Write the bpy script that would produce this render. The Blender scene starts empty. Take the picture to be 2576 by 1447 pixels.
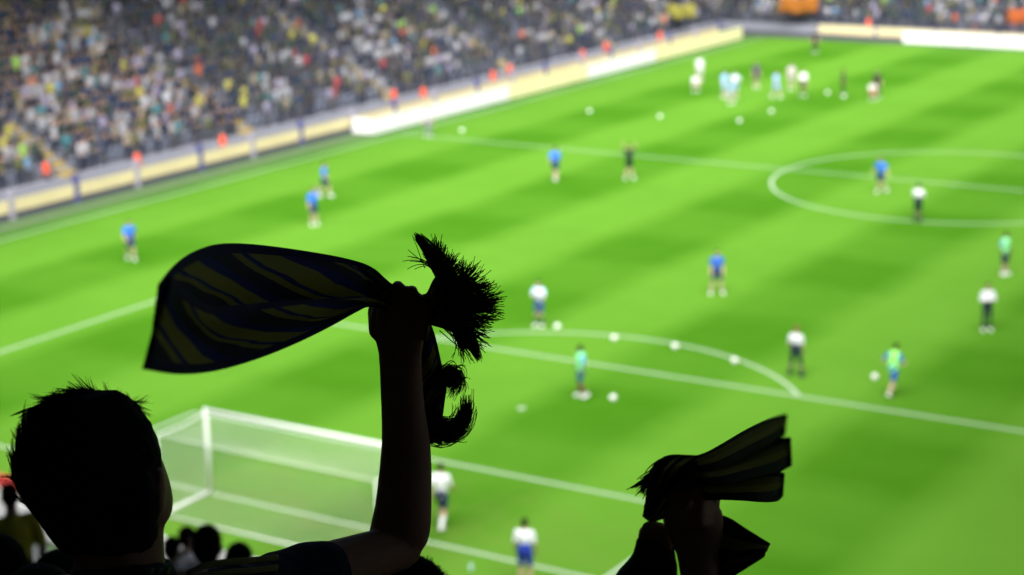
import bpy, bmesh, math, random
import numpy as np
from mathutils import Vector, Matrix

# ------------------------------------------------------------------ camera, light, exposure
random.seed(7); rng = np.random.default_rng(7)
sc = bpy.context.scene
C = sc.collection
CAM = Vector((31.2547, -39.0688, 19.1392))
YAW, PITCH, ROLL, FPX, PW, PH = -.562069, -.25015, -.0187312, 4799.65, 2576., 1447.
FW = Vector((math.sin(YAW)*math.cos(PITCH), math.cos(YAW)*math.cos(PITCH), math.sin(PITCH)))
_r = Vector((math.cos(YAW), -math.sin(YAW), 0)); _u = _r.cross(FW)
RT = _r*math.cos(ROLL)+_u*math.sin(ROLL); UP = -_r*math.sin(ROLL)+_u*math.cos(ROLL)
cd = bpy.data.cameras.new('camera'); cam = bpy.data.objects.new('camera', cd); C.objects.link(cam)
m = Matrix((RT, UP, -FW)).transposed().to_4x4(); m.translation = CAM
cam.matrix_world = m
cd.sensor_width = 36; cd.lens = 36*FPX/PW; cd.clip_start = .05; cd.clip_end = 2000
cd.dof.use_dof = True; cd.dof.focus_distance = 2.72; cd.dof.aperture_fstop = 4.9
sc.camera = cam

SUN_EL, SUN_AZ = math.radians(55), math.radians(150)      # floodlight from high on the right side of the ground
sdir = Vector((math.sin(SUN_AZ)*math.cos(SUN_EL), math.cos(SUN_AZ)*math.cos(SUN_EL), math.sin(SUN_EL)))
w = bpy.data.worlds.new('World'); sc.world = w; w.use_nodes = True
nt = w.node_tree; bgn = nt.nodes['Background']
sky = nt.nodes.new('ShaderNodeTexSky'); sky.sky_type = 'NISHITA'; sky.sun_disc = False
sky.sun_elevation = SUN_EL; sky.sun_rotation = SUN_AZ
nt.links.new(sky.outputs[0], bgn.inputs[0]); bgn.inputs[1].default_value = .016
sl = bpy.data.lights.new('floodlight', 'SUN'); sl.energy = 4.9; sl.angle = math.radians(66); sl.color = (1, .985, .95)
so = bpy.data.objects.new('floodlight', sl); C.objects.link(so)
so.rotation_euler = sdir.to_track_quat('Z', 'Y').to_euler(); so.location = sdir*200
sc.view_settings.view_transform = 'Standard'; sc.view_settings.look = 'None'
sc.view_settings.exposure = 1.42; sc.view_settings.gamma = 1
sc.render.engine = 'CYCLES'; sc.cycles.use_denoising = True
sc.cycles.max_bounces = 6; sc.cycles.diffuse_bounces = 3; sc.cycles.sample_clamp_indirect = 4

# ------------------------------------------------------------------ helpers
def P(x, y, d):                       # a point seen at photo position x, y (2576 wide), d metres in front of the camera
    return CAM + FW*d + RT*((x-PW/2)/FPX*d) - UP*((y-PH/2)/FPX*d)
def G(x, y, z=0.):                    # the point of the level z seen there
    d = FW + RT*((x-PW/2)/FPX) - UP*((y-PH/2)/FPX)
    return CAM + d*((z-CAM.z)/d.z)
def mat(name, col, rough=.7, var=.12, scale=30., spec=.3, bump=0., metal=0.):
    M = bpy.data.materials.new(name); M.use_nodes = True; t = M.node_tree; b = t.nodes['Principled BSDF']
    b.inputs['Roughness'].default_value = rough; b.inputs['Specular IOR Level'].default_value = spec
    b.inputs['Metallic'].default_value = metal
    tc = t.nodes.new('ShaderNodeTexCoord'); n = t.nodes.new('ShaderNodeTexNoise'); n.inputs['Scale'].default_value = scale
    n.inputs['Detail'].default_value = 4
    mx = t.nodes.new('ShaderNodeMix'); mx.data_type = 'RGBA'
    mx.inputs[6].default_value = (*[c*(1-var) for c in col], 1); mx.inputs[7].default_value = (*[min(1, c*(1+var)) for c in col], 1)
    t.links.new(tc.outputs['Object'], n.inputs['Vector']); t.links.new(n.outputs['Fac'], mx.inputs[0]); t.links.new(mx.outputs[2], b.inputs['Base Color'])
    if bump:
        bp = t.nodes.new('ShaderNodeBump'); bp.inputs['Strength'].default_value = bump; bp.inputs['Distance'].default_value = .01
        t.links.new(n.outputs['Fac'], bp.inputs['Height']); t.links.new(bp.outputs[0], b.inputs['Normal'])
    return M
def tag(o, label=None, cat=None, group=None, kind=None):
    for k, v in (('label', label), ('category', cat), ('group', group), ('kind', kind)):
        if v: o[k] = v
    return o
def empty(name, loc=(0, 0, 0), rz=0.):
    o = bpy.data.objects.new(name, None); C.objects.link(o); o.location = loc; o.rotation_euler = (0, 0, rz); o.empty_display_size = .2
    return o
def link(name, me, mats, parent=None, world=False):   # world: the mesh is in world coordinates, shift it to the parent
    if world and parent is not None:
        off = Vector(); q = parent
        while q: off += Vector(q.location); q = q.parent
        me.transform(Matrix.Translation(-off))
    if not isinstance(mats, (list, tuple)): mats = [mats]
    if not me.materials:
        for x in mats: me.materials.append(x)
    o = bpy.data.objects.new(name, me); C.objects.link(o); o.parent = parent
    return o
def bm_mesh(bm, name='mesh', smooth=False):
    bmesh.ops.recalc_face_normals(bm, faces=bm.faces)
    me = bpy.data.meshes.new(name); bm.to_mesh(me); bm.free()
    if smooth: me.polygons.foreach_set('use_smooth', [True]*len(me.polygons))
    return me
def bx(bm, x0, x1, y0, y1, z0, z1):
    v = [bm.verts.new((x, y, z)) for z in (z0, z1) for x, y in ((x0, y0), (x1, y0), (x1, y1), (x0, y1))]
    for f in ((3, 2, 1, 0), (4, 5, 6, 7), (0, 1, 5, 4), (1, 2, 6, 5), (2, 3, 7, 6), (3, 0, 4, 7)): bm.faces.new([v[i] for i in f])
def box_mesh(*a):
    bm = bmesh.new(); bx(bm, *a); return bm_mesh(bm)
def rings(bm, rows, caps=True):                        # rows: list of rings of points
    vs = [[bm.verts.new(p) for p in r] for r in rows]; n = len(vs[0])
    for a, b in zip(vs, vs[1:]):
        for i in range(n): bm.faces.new((a[i], a[(i+1) % n], b[(i+1) % n], b[i]))
    if caps: bm.faces.new(vs[0][::-1]); bm.faces.new(vs[-1])
def frame(d):
    d = d.normalized(); a = Vector((0, 0, 1)) if abs(d.z) < .9 else Vector((1, 0, 0))
    x = d.cross(a).normalized(); return x, d.cross(x).normalized()
def cap(bm, a, b, ra, rb, n=12, flat=1., ax=None):     # tapered limb with round ends; flat squashes it along ax
    a, b = Vector(a), Vector(b); d = (b-a); L = d.length; d = d/L if L else Vector((0, 0, 1))
    if ax is not None:
        y = (Vector(ax)-d*d.dot(Vector(ax))).normalized(); x = d.cross(y)
    else: x, y = frame(d)
    rows = []
    for k in (-.98, -.8, -.45, 0): rows.append((a+d*(k*ra), ra*math.sqrt(1-k*k)))
    for k in (0, .45, .8, .98): rows.append((b+d*(k*rb), rb*math.sqrt(1-k*k)))
    rings(bm, [[c+x*(r*math.cos(t))+y*(r*flat*math.sin(t)) for t in [i*2*math.pi/n for i in range(n)]] for c, r in rows])
def ell(bm, c, ax, ay, az, n=16):                       # ellipsoid from three half-axis vectors
    c, ax, ay, az = Vector(c), Vector(ax), Vector(ay), Vector(az); rows = []
    for k in range(1, 10):
        t = math.pi*k/10
        rows.append([c-az*math.cos(t)+(ax*math.cos(q)+ay*math.sin(q))*math.sin(t) for q in [i*2*math.pi/n for i in range(n)]])
    rings(bm, rows)
def slices(bm, rows, n=24):                             # rows of (centre, half-axis, half-axis)
    rings(bm, [[c+a*math.cos(t)+b*math.sin(t) for t in [i*2*math.pi/n for i in range(n)]] for c, a, b in rows])
_dgobj = None
def union(bm, voxel, smooth=3, fac=.5):                 # one continuous surface round overlapping pieces
    me = bm_mesh(bm); o = bpy.data.objects.new('tmp', me); C.objects.link(o)
    r = o.modifiers.new('r', 'REMESH'); r.mode = 'VOXEL'; r.voxel_size = voxel
    if smooth:
        s = o.modifiers.new('s', 'SMOOTH'); s.iterations = smooth; s.factor = fac
    dg = bpy.context.evaluated_depsgraph_get(); dg.update()
    out = bpy.data.meshes.new_from_object(o.evaluated_get(dg))
    bpy.data.objects.remove(o); bpy.data.meshes.remove(me)
    out.polygons.foreach_set('use_smooth', [True]*len(out.polygons))
    return out
def tube(bm, pts, r0, r1, n=4):
    rows = []; L = len(pts)-1
    for i, p in enumerate(pts):
        d = (pts[min(i+1, L)]-pts[max(i-1, 0)]); x, y = frame(d if d.length > 1e-9 else Vector((0, 0, 1)))
        r = r0+(r1-r0)*i/L
        rows.append([p+x*(r*math.cos(t))+y*(r*math.sin(t)) for t in [k*2*math.pi/n for k in range(n)]])
    rings(bm, rows)
def tubes_mesh(paths, r0, r1, n=3):                     # many thin strands at once
    V, Fc = [], []
    for pts in paths:
        L = len(pts)-1; base = len(V)
        for i, p in enumerate(pts):
            d = (pts[min(i+1, L)]-pts[max(i-1, 0)]); x, y = frame(d if d.length > 1e-9 else Vector((0, 0, 1)))
            r = r0+(r1-r0)*i/L
            for k in range(n):
                t = k*2*math.pi/n; V.append(p+x*(r*math.cos(t))+y*(r*math.sin(t)))
        for i in range(L):
            for k in range(n):
                a = base+i*n+k; b = base+i*n+(k+1) % n; Fc.append((a, b, b+n, a+n))
        Fc.append(tuple(base+k for k in range(n))); Fc.append(tuple(base+L*n+k for k in range(n-1, -1, -1)))
    me = bpy.data.meshes.new('strands'); me.from_pydata([tuple(v) for v in V], [], Fc); me.update()
    me.polygons.foreach_set('use_smooth', [True]*len(me.polygons))
    return me
def catmull(pts, n):
    pts = [Vector(p) for p in pts]; q = [pts[0]*2-pts[1]]+pts+[pts[-1]*2-pts[-2]]; out = []; S = len(pts)-1
    for k in range(n):
        t = k/(n-1)*S; i = min(int(t), S-1); f = t-i; a, b, c, d = q[i:i+4]
        out.append(.5*((2*b)+(c-a)*f+(2*a-5*b+4*c-d)*f*f+(3*b-a-3*c+d)*f**3))
    return out

M = dict(
    line=mat('line paint', (.38, .46, .36), .8, .08, 6), concrete=mat('concrete', (.26, .27, .32), .85, .15, 3),
    surround=mat('surround turf', (.075, .13, .05), .9, .2, 2), asphalt=mat('track', (.07, .075, .085), .9, .15, 4),
    goal=mat('white goal paint', (.82, .83, .82), .4, .02), net=mat('net twine', (.8, .82, .78), .8, .05),
    cream=mat('cream board', (.66, .56, .33), .5, .15, .7), white=mat('white board', (.8, .8, .8), .5, .05, .7), yel=mat('yellow board', (.76, .71, .40), .5, .1, .7),
    navyp=mat('navy post', (.09, .09, .26), .5, .1), lav=mat('lavender board', (.36, .33, .42), .5, .1, 1), red=mat('red board', (.6, .06, .06), .5, .1, 1),
    roof=mat('roof steel', (.05, .05, .055), .7, .1, 1), dark=mat('dark plinth', (.07, .07, .1), .8, .1, 2), seat=mat('grey seat', (.16, .18, .24), .5, .2, 3),
    stair=mat('yellow stair edge', (.38, .29, .1), .7, .2, 2), ball=mat('match ball', (.8, .8, .78), .4, .04, 8), cone=mat('marker disc', (.5, .7, .75), .5, .05),
)

# ------------------------------------------------------------------ pitch
pm = bpy.data.materials.new('mown turf'); pm.use_nodes = True; t = pm.node_tree; b = t.nodes['Principled BSDF']
b.inputs['Roughness'].default_value = .85; b.inputs['Specular IOR Level'].default_value = .1
tc = t.nodes.new('ShaderNodeTexCoord'); sx = t.nodes.new('ShaderNodeSeparateXYZ'); t.links.new(tc.outputs['Object'], sx.inputs[0])
def MA(op, a, b_=None, c=None, clamp=False):
    n = t.nodes.new('ShaderNodeMath'); n.operation = op; n.use_clamp = clamp
    for i, v in enumerate((a, b_, c)):
        if v is None: continue
        if isinstance(v, (int, float)): n.inputs[i].default_value = v
        else: t.links.new(v, n.inputs[i])
    return n.outputs[0]
nz = t.nodes.new('ShaderNodeTexNoise'); nz.inputs['Scale'].default_value = .35; nz.inputs['Detail'].default_value = 5; t.links.new(tc.outputs['Object'], nz.inputs['Vector'])
wob = MA('MULTIPLY', MA('SUBTRACT', nz.outputs['Fac'], .5), .35)
def stripe(coord, period, off):       # -1 .. 1 bands with slightly soft edges
    s = MA('SINE', MA('MULTIPLY', MA('ADD', MA('SUBTRACT', coord, off), wob), 2*math.pi/period))
    return MA('MINIMUM', MA('MAXIMUM', MA('MULTIPLY', s, 2.0), -1), 1)
s1 = stripe(sx.outputs[0], 9.6, 4.8)      # +1 = light band
s2 = stripe(sx.outputs[1], 10.5, 14.4)
lv = MA('ADD', MA('ADD', MA('MULTIPLY', s1, .31), MA('MULTIPLY', MA('MULTIPLY', s2, MA('SUBTRACT', 1.6, s1)), .05)), .49)
nz2 = t.nodes.new('ShaderNodeTexNoise'); nz2.inputs['Scale'].default_value = .55; nz2.inputs['Detail'].default_value = 8; t.links.new(tc.outputs['Object'], nz2.inputs['Vector'])
lv = MA('ADD', lv, MA('MULTIPLY', MA('SUBTRACT', nz2.outputs['Fac'], .5), .32), clamp=True)
mx = t.nodes.new('ShaderNodeMix'); mx.data_type = 'RGBA'; t.links.new(lv, mx.inputs[0])
mx.inputs[6].default_value = (.036, .134, .0022, 1); mx.inputs[7].default_value = (.088, .226, .018, 1)  # mowing bands: shade from blade lean, painted as two greens
# worn, yellower patches in the goal mouth
wn = t.nodes.new('ShaderNodeTexNoise'); wn.inputs['Scale'].default_value = .8; wn.inputs['Detail'].default_value = 6; t.links.new(tc.outputs['Object'], wn.inputs['Vector'])
gm = MA('SUBTRACT', 1, MA('DIVIDE', MA('SQRT', MA('ADD', MA('POWER', MA('MULTIPLY', sx.outputs[0], .45), 2), MA('POWER', sx.outputs[1], 2))), 6.5), clamp=True)
wf = MA('MULTIPLY', gm, MA('MULTIPLY', MA('SUBTRACT', wn.outputs['Fac'], .3), 1.6, clamp=True), clamp=True)
mx2 = t.nodes.new('ShaderNodeMix'); mx2.data_type = 'RGBA'; t.links.new(wf, mx2.inputs[0]); t.links.new(mx.outputs[2], mx2.inputs[6]); mx2.inputs[7].default_value = (.12, .17, .035, 1)
t.links.new(mx2.outputs[2], b.inputs['Base Color'])

def sheet(x0, x1, y0, y1, z):
    bm = bmesh.new(); bm.faces.new([bm.verts.new(p) for p in ((x0, y0, z), (x1, y0, z), (x1, y1, z), (x0, y1, z))]); return bm_mesh(bm)
tag(link('ground', sheet(-1500, 1500, -1500, 1500, -.02), M['asphalt']), kind='structure')
tag(link('surround', sheet(-36.9, 48, -5.4, 104.6, -.008), M['surround']), kind='structure')
pitch = tag(link('pitch', sheet(-35.0, 40, -4.2, 104.2, 0), pm), kind='structure')
LW = .058
def pline(name, x0, x1, y0, y1): link(name, sheet(x0, x1, y0, y1, .004), M['line'], pitch)
def parc(name, cx, cy, r, a0, a1, n=72):
    bm = bmesh.new(); vs = []
    for i in range(n+1):
        a = a0+(a1-a0)*i/n; vs.append([bm.verts.new((cx+(r+s)*math.cos(a), cy+(r+s)*math.sin(a), .0045)) for s in (-LW, LW)])
    for p, q in zip(vs, vs[1:]): bm.faces.new((p[0], p[1], q[1], q[0]))
    link(name, bm_mesh(bm), M['line'], pitch)
pline('goal_line', -34, 34, -LW, LW); pline('halfway_line', -34, 34, 52.5-LW, 52.5+LW)
pline('touchline', -34-LW, -34+LW, LW, 104)
for nm, hw, dp in (('goal_area', 9.16, 5.5), ('penalty_area', 20.16, 16.5)):
    pline(nm+'_front_line', -hw-LW, hw+LW, dp-LW, dp+LW)
    for s in (-1, 1): pline(nm+'_side_line', s*hw-LW, s*hw+LW, LW+.001, dp-LW-.001)
aa = math.asin(5.5/9.15)+.012
parc('penalty_arc', 0, 11, 9.15, aa, math.pi-aa, 48); parc('centre_circle', 0, 52.5, 9.15, 0, 2*math.pi, 96)
def spot(name, x, y, r):
    bm = bmesh.new(); bm.faces.new([bm.verts.new((x+r*math.cos(i*.3927), y+r*math.sin(i*.3927), .009)) for i in range(16)]); link(name, bm_mesh(bm), M['line'], pitch)
spot('penalty_spot', 0, 11, .13); spot('centre_spot', 0, 52.5, .13)

# ------------------------------------------------------------------ goal
goal = tag(empty('football_goal', (0, 0, 0)), 'white football goal with net near the bottom left, behind the raised arm', 'goal')
def rod(name, pts, r, mt, n=14):
    bm = bmesh.new(); tube(bm, [Vector(p) for p in pts], r, r, n); return link(name, bm_mesh(bm, smooth=True), mt, goal)
D = 2.05; X = 3.72; Hh = 2.5
for s in (-1, 1):
    rod('goal_post', [(s*X, 0, 0), (s*X, 0, Hh+.06)], .06, M['goal'])
    rod('back_post', [(s*X, -D, 0), (s*X, -D, 2.36)], .022, M['goal'])
    rod('side_top_rail', [(s*X, -.06, 2.44), (s*X, -1.0, 2.33), (s*X, -D, 2.36)], .022, M['goal'])
    rod('side_base_rail', [(s*X, -.06, .05), (s*X, -D, .05)], .055, M['goal'])
rod('crossbar', [(-X+.06, 0, Hh), (X-.06, 0, Hh)], .06, M['goal'])
rod('back_base_rail', [(-X+.06, -D, .04), (X-.06, -D, .04)], .03, M['goal'])
rod('back_top_rail', [(-X+.03, -D, 2.36), (X-.03, -D, 2.36)], .012, M['net'], 6)
def netside(name, fn, nu, nv):
    ps = [[Vector(fn(i/nu, j/12)) for j in range(13)] for i in range(nu+1)]+[[Vector(fn(i/16, j/nv)) for i in range(17)] for j in range(nv+1)]
    o = link(name, tubes_mesh(ps, .003, .003, 3), M['net'], goal); o['kind'] = 'stuff'
sag = lambda u, v, a: -a*math.sin(math.pi*u)*math.sin(math.pi*v)
netside('back_net', lambda u, v: (-X+2*X*u, -D+.25*math.sin(math.pi*v)*math.sin(math.pi*u)**.4-.02, .08+2.28*v), 66, 20)
netside('top_net', lambda u, v: (-X+2*X*u, -.05-(D-.05)*v, 2.44-.08*v+sag(u, v, .14)), 66, 18)
for s in (-1, 1): netside('side_net', lambda u, v, s=s: (s*(X-.06*math.sin(math.pi*u)*math.sin(math.pi*v)), -.05-(D-.05)*u, .08+(2.36-.08*u-.12*math.sin(math.pi*u)*v)*v-.03*v), 18, 20)

# ------------------------------------------------------------------ boards
def board(name, label, cat, x0, x1, y0, y1, z0, z1, face, group=None, plinth=True, rim=None):
    o = empty(name, ((x0+x1)/2, (y0+y1)/2, 0))
    pn = link('panel', box_mesh(x0, x1, y0, y1, z0+.03, z1), face, o, True)
    if plinth: link('foot', box_mesh(x0+.02, x1-.02, y0+.02, y1-.02, 0, z0+.03), M['dark'], o, True)
    link('top_cap', box_mesh(x0-.015, x1+.015, y0+.004, y1-.004, z1, z1+.035), rim or M['lav'], pn, True)
    return tag(o, label, cat, group)
side = ['board at the left frame edge', 'board before the first navy post', 'board after the first navy post', 'board below an orange steward', 'board beside the second post', 'board left of the white row', 'board behind the start of the white row']
y = 19.5; k = 0
while y < 101:
    L = 4.0 if k % 3 else 4.6
    OR = ['first', 'second', 'third', 'fourth', 'fifth', 'sixth', 'seventh', 'eighth', 'ninth', 'tenth', 'eleventh', 'twelfth', 'thirteenth', 'fourteenth', 'fifteenth', 'sixteenth', 'seventeenth', 'eighteenth', 'nineteenth', 'twentieth'][k]
    lab = ('cream yellow advertising '+side[k]) if k < 7 else OR+' cream yellow board from the left frame edge, behind the white and yellow row'
    board('advertising_board', lab, 'board', -37.1, -36.98, y, y+L, .32, 1.0, M['cream'], 'cream boards along the left stand')
    py = y+L+.05
    o = link('fence_post', box_mesh(-37.15, -36.95, py, py+.28, 0, 1.45), M['navyp'] if k % 2 else M['lav'])
    tag(o, ('navy' if k % 2 else 'pale lavender')+' fence post right of the '+OR+' cream board from the left frame edge', 'post', 'posts between the cream boards')
    y += L+.38; k += 1
segs = [(51.4, 'w'), (56.4, 'w'), (61.4, 'w'), (66.4, 'y'), (71.6, 'y'), (76.8, 'w'), (82, 'w'), (87, 'y'), (92, 'y'), (97, 'y')]
for i, (yy, c) in enumerate(segs):
    L = 4.98 if i not in (3, 4, 5) else 5.18
    board('perimeter_board', f'{["first","second","third","fourth","fifth","sixth","seventh","eighth","ninth","tenth"][i]} panel, {"white" if c=="w" else "pale yellow"}, of the board row beside the left touchline', 'board',
          -35.2, -35.08, yy, yy+L-.02, .06, .98, M['white' if c == 'w' else 'yel'], 'perimeter boards along the left touchline', rim=M['white' if c == 'w' else 'yel'])
o = board('perimeter_board', 'white end panel turned back towards the left stand', 'board', -36.6, -35.22, 51.2, 51.32, .06, .98, M['white'], 'perimeter boards along the left touchline', rim=M['white'])
# far end
for i, x in enumerate((-30, -25, -20, -15, -10)):
    board('advertising_board', f'{["first","second","third","fourth","fifth"][i]} cream board from the far corner along the far end', 'board', x, x+4.7, 105.6, 105.72, .3, 1.05, M['cream'], 'cream boards at the far end')
for i, x in enumerate((-22.4, -17.2, -12)):
    board('perimeter_board', f'{["left","middle","right"][i]} white low board at the far end of the pitch', 'board', x, x+5.1, 104.5, 104.62, .05, .95, M['white'], 'white boards at the far end', rim=M['white'])
# behind the near goal
for i, x in enumerate(np.arange(-15.2, 14, 4.1)):
    rd = i == 0 or i == 1
    lb = {0: 'red topped white board left of the near goal at the frame edge', 1: 'red topped white board hidden mostly by the dark head', 3: 'white board behind the goal net beside the white shirted spectator', 4: 'white board behind the goal net above the small dark heads'}.get(i, 'white board behind the near goal line, '+{2: 'hidden by the big dark head', 5: 'below the raised forearm', 6: 'hidden by the raised elbow', 7: 'at the bottom edge right of the elbow'}.get(i, 'out of view'))
    yb = -3.9 if i < 2 else -5.2
    o = board('advertising_board', lb, 'board', x, x+4.06, yb, yb+.12, .1, .98, M['white'], 'white boards behind the near goal', rim=M['red'] if rd else M['white'])
    if rd: link('upper_band', box_mesh(x+.01, x+4.05, yb-.005, yb+.125, .68, .981), M['red'], o, True)

# ------------------------------------------------------------------ stands
ROW, RISE = .8, .42
def terrace(name, label, nrow, L0, L1, place, roof=None):
    o = empty(name, place(Vector((0, 0, 0)))); bm = bmesh.new()
    pr = [(0, -.01), (0, .6)]
    for i in range(nrow): pr += [((i+1)*ROW, .6+i*RISE), ((i+1)*ROW, .6+(i+1)*RISE)]
    pr += [(nrow*ROW+2.5, .6+nrow*RISE), (nrow*ROW+2.5, -.01)]
    a = [bm.verts.new(place(Vector((d, L0, z)))) for d, z in pr]; c = [bm.verts.new(place(Vector((d, L1, z)))) for d, z in pr]
    n = len(pr)
    for i in range(n): bm.faces.new((a[i], a[(i+1) % n], c[(i+1) % n], c[i]))
    bm.faces.new(a); bm.faces.new(c[::-1])
    link('terrace', bm_mesh(bm), M['concrete'], o, True)
    tag(o, label, 'stand'); return o
left = lambda v: Vector((-40-v.x, v.y, v.z))
far = lambda v: Vector((v.y, 108.2+v.x, v.z))
LS = terrace('left_stand', 'long terraced stand full of blurred spectators along the left touchline', 34, -2, 128, left)
FS = terrace('far_stand', 'far end stand with spectators at the top right of the photo', 34, -39.9, 40, far)
def place_box(fn, d0, d1, l0, l1, z0, z1):
    a, c = fn(Vector((d0, l0, z0))), fn(Vector((d1, l1, z1)))
    return box_mesh(min(a.x, c.x), max(a.x, c.x), min(a.y, c.y), max(a.y, c.y), z0, z1)
link('roof', place_box(left, -4, 34, -12, 150, 27, 27.6), M['roof'], LS, True)  # unseen roof, front edge set forward to darken the upper rows
link('roof', place_box(far, -9, 34, -39, 60, 27, 27.6), M['roof'], FS, True)  # unseen roof, overhang lengthened to darken the far crowd
# aisles with yellow edged stairs, seats
AISLES = [31.5, 46, 60.5, 75, 89.5]
for ay in AISLES:
    bm = bmesh.new()
    for i in range(24):
        for h in (0, 1):
            z = .6+i*RISE+h*RISE/2; x = -40-i*ROW-h*ROW/2-.003*0
            bx(bm, x-ROW/2+.002, x-.002, ay-.55, ay+.55, z-.2, z+.005 if h == 0 else z)
            bx(bm, x-.06, x+.004, ay-.55, ay+.55, z+.006, z+.02)
    o = link('stairway', bm_mesh(bm), M['stair'], LS, True)
bm = bmesh.new()
bx(bm, 0, .42, 0, .44, .36, .42); bx(bm, .38, .44, .0, .44, .42, .8)
seat = bm_mesh(bm)
def merge_many(me, mats4, cols=None):                  # many copies of one small mesh in one mesh
    nv, nf = len(me.vertices), len(me.polygons)
    v = np.empty(nv*3); me.vertices.foreach_get('co', v); v = np.c_[v.reshape(-1, 3), np.ones(nv)]
    lo = np.empty(len(me.loops), int); me.loops.foreach_get('vertex_index', lo)
    ls = np.empty(nf, int); me.polygons.foreach_get('loop_start', ls); lt = np.empty(nf, int); me.polygons.foreach_get('loop_total', lt)
    K = len(mats4); A = np.array(mats4)
    V = np.einsum('kij,vj->kvi', A, v)[:, :, :3].reshape(-1, 3)
    LO = (lo[None]+nv*np.arange(K)[:, None]).ravel(); LSs = (ls[None]+len(lo)*np.arange(K)[:, None]).ravel(); LT = np.tile(lt, K)
    out = bpy.data.meshes.new('many'); out.vertices.add(len(V)); out.vertices.foreach_set('co', V.ravel())
    out.loops.add(len(LO)); out.loops.foreach_set('vertex_index', LO)
    out.polygons.add(len(LSs)); out.polygons.foreach_set('loop_start', LSs); out.polygons.foreach_set('loop_total', LT)
    if cols is not None:                               # cols: K x nf x 3
        at = out.color_attributes.new('col', 'FLOAT_COLOR', 'CORNER')
        cc = np.repeat(cols.reshape(-1, 3), LT, axis=0); at.data.foreach_set('color', np.c_[cc, np.ones(len(cc))].ravel().astype(np.float32))
    out.update(calc_edges=True); return out
def xf(loc, rz, s=1.):
    c, q = math.cos(rz)*s, math.sin(rz)*s
    return [[c, -q, 0, loc[0]], [q, c, 0, loc[1]], [0, 0, s, loc[2]], [0, 0, 0, 1]]
spots = []
for i in range(22):
    for yy in np.arange(18, 124, .6):
        if any(abs(yy-a) < .75 for a in AISLES): continue
        spots.append(('L', i, -40-i*ROW-.42, yy, .6+i*RISE, -math.pi/2))
for i in range(12):
    for xx in np.arange(-39.5, -4, .6):
        spots.append(('F', i, xx, 108.2+i*ROW+.42, .6+i*RISE, math.pi))
sm = [xf((s[2]-(.0 if s[0] == 'L' else .22), s[3]+(.22 if s[0] == 'L' else .0), s[4]), math.pi if s[0] == 'L' else math.pi/2) for s in spots]
o = link('seats', merge_many(seat, [m_ for m_, s in zip(sm, spots) if s[0] == 'L']), M['seat'], LS, True); o['kind'] = 'stuff'
o = link('seats', merge_many(seat, [m_ for m_, s in zip(sm, spots) if s[0] == 'F']), M['seat'], FS, True); o['kind'] = 'stuff'

# the stand we stand in: under its roof it is dark
def tread(y): return 16.62-RISE*math.floor((y+37.75)/ROW)
NS = empty('near_stand', (25, -40, 0)); bm = bmesh.new()
y0 = -37.75+ROW*34; pr = [(y0, 0), (y0, tread(y0-.1))]
yy = y0
while yy > -60: pr += [(yy-ROW+.0, tread(yy-.1)), (yy-ROW, tread(yy-.1)+RISE)]; yy -= ROW
pr += [(yy-3, tread(yy+.1)+RISE), (yy-3, 0)]
a = [bm.verts.new((-45, p[0], p[1])) for p in pr]; c = [bm.verts.new((75, p[0], p[1])) for p in pr]; n = len(pr)
for i in range(n): bm.faces.new((a[i], a[(i+1) % n], c[(i+1) % n], c[i]))
bm.faces.new(a); bm.faces.new(c[::-1])
nsc = mat('dark concrete', (.12, .12, .125), .85, .15, 3)  # dark grey chosen to keep bounced light low
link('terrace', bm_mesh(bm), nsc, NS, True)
link('roof', box_mesh(-45, 75, -66, -27, 33, 33.7), M['roof'], NS, True)  # unseen roof, put in to shade the fans and dim the near pitch
link('back_wall', box_mesh(-45, 75, -64, -63.4, 28, 33), M['roof'], NS, True)  # unseen wall, added with the roof to keep the fans in shade
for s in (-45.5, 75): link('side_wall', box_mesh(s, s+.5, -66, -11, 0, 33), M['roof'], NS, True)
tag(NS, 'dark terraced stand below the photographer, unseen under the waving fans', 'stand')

right = lambda v: Vector((46+v.x, v.y, v.z))
RS = terrace('right_shading_stand', 'unseen stand by the right touchline, added so its roof dims the pitch', 30, -2, 107, right)  # unseen stand, built for the shade of its roof
link('roof', place_box(right, -24, 34, -8, 120, 27, 27.6), M['roof'], RS, True)  # reaches out over the pitch to shade its right side
# ------------------------------------------------------------------ people
SKIN = [mat('skin light', (.52, .32, .23), .55, .08), mat('skin tan', (.38, .22, .14), .55, .08), mat('skin dark', (.13, .07, .045), .5, .08)]
HAIRM = mat('dark hair', (.008, .007, .006), .85, .3, 60, .08)
HAIRB = mat('light brown hair', (.16, .08, .035), .5, .2, 60)
CL = {}
def cloth(rgb, name=None):
    k = tuple(rgb)
    if k not in CL: CL[k] = mat(name or 'cloth %d' % len(CL), rgb, .8, .14, 9, .15, .3)
    return CL[k]
BASE = dict(hipL=(-.095, 0, .93), kneeL=(-.11, .03, .5), ankL=(-.12, -.01, .09), toeL=(-.15, .15, .035),
            hipR=(.095, 0, .93), kneeR=(.11, .03, .5), ankR=(.12, -.01, .09), toeR=(.15, .15, .035),
            pel=(0, 0, .98), waist=(0, .0, 1.12), chest=(0, .0, 1.32), neck=(0, 0, 1.5), head=(0, .025, 1.66),
            shL=(-.185, 0, 1.43), elL=(-.25, -.02, 1.15), wrL=(-.24, .1, .92), shR=(.185, 0, 1.43), elR=(.25, -.02, 1.15), wrR=(.24, .1, .92))
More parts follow.
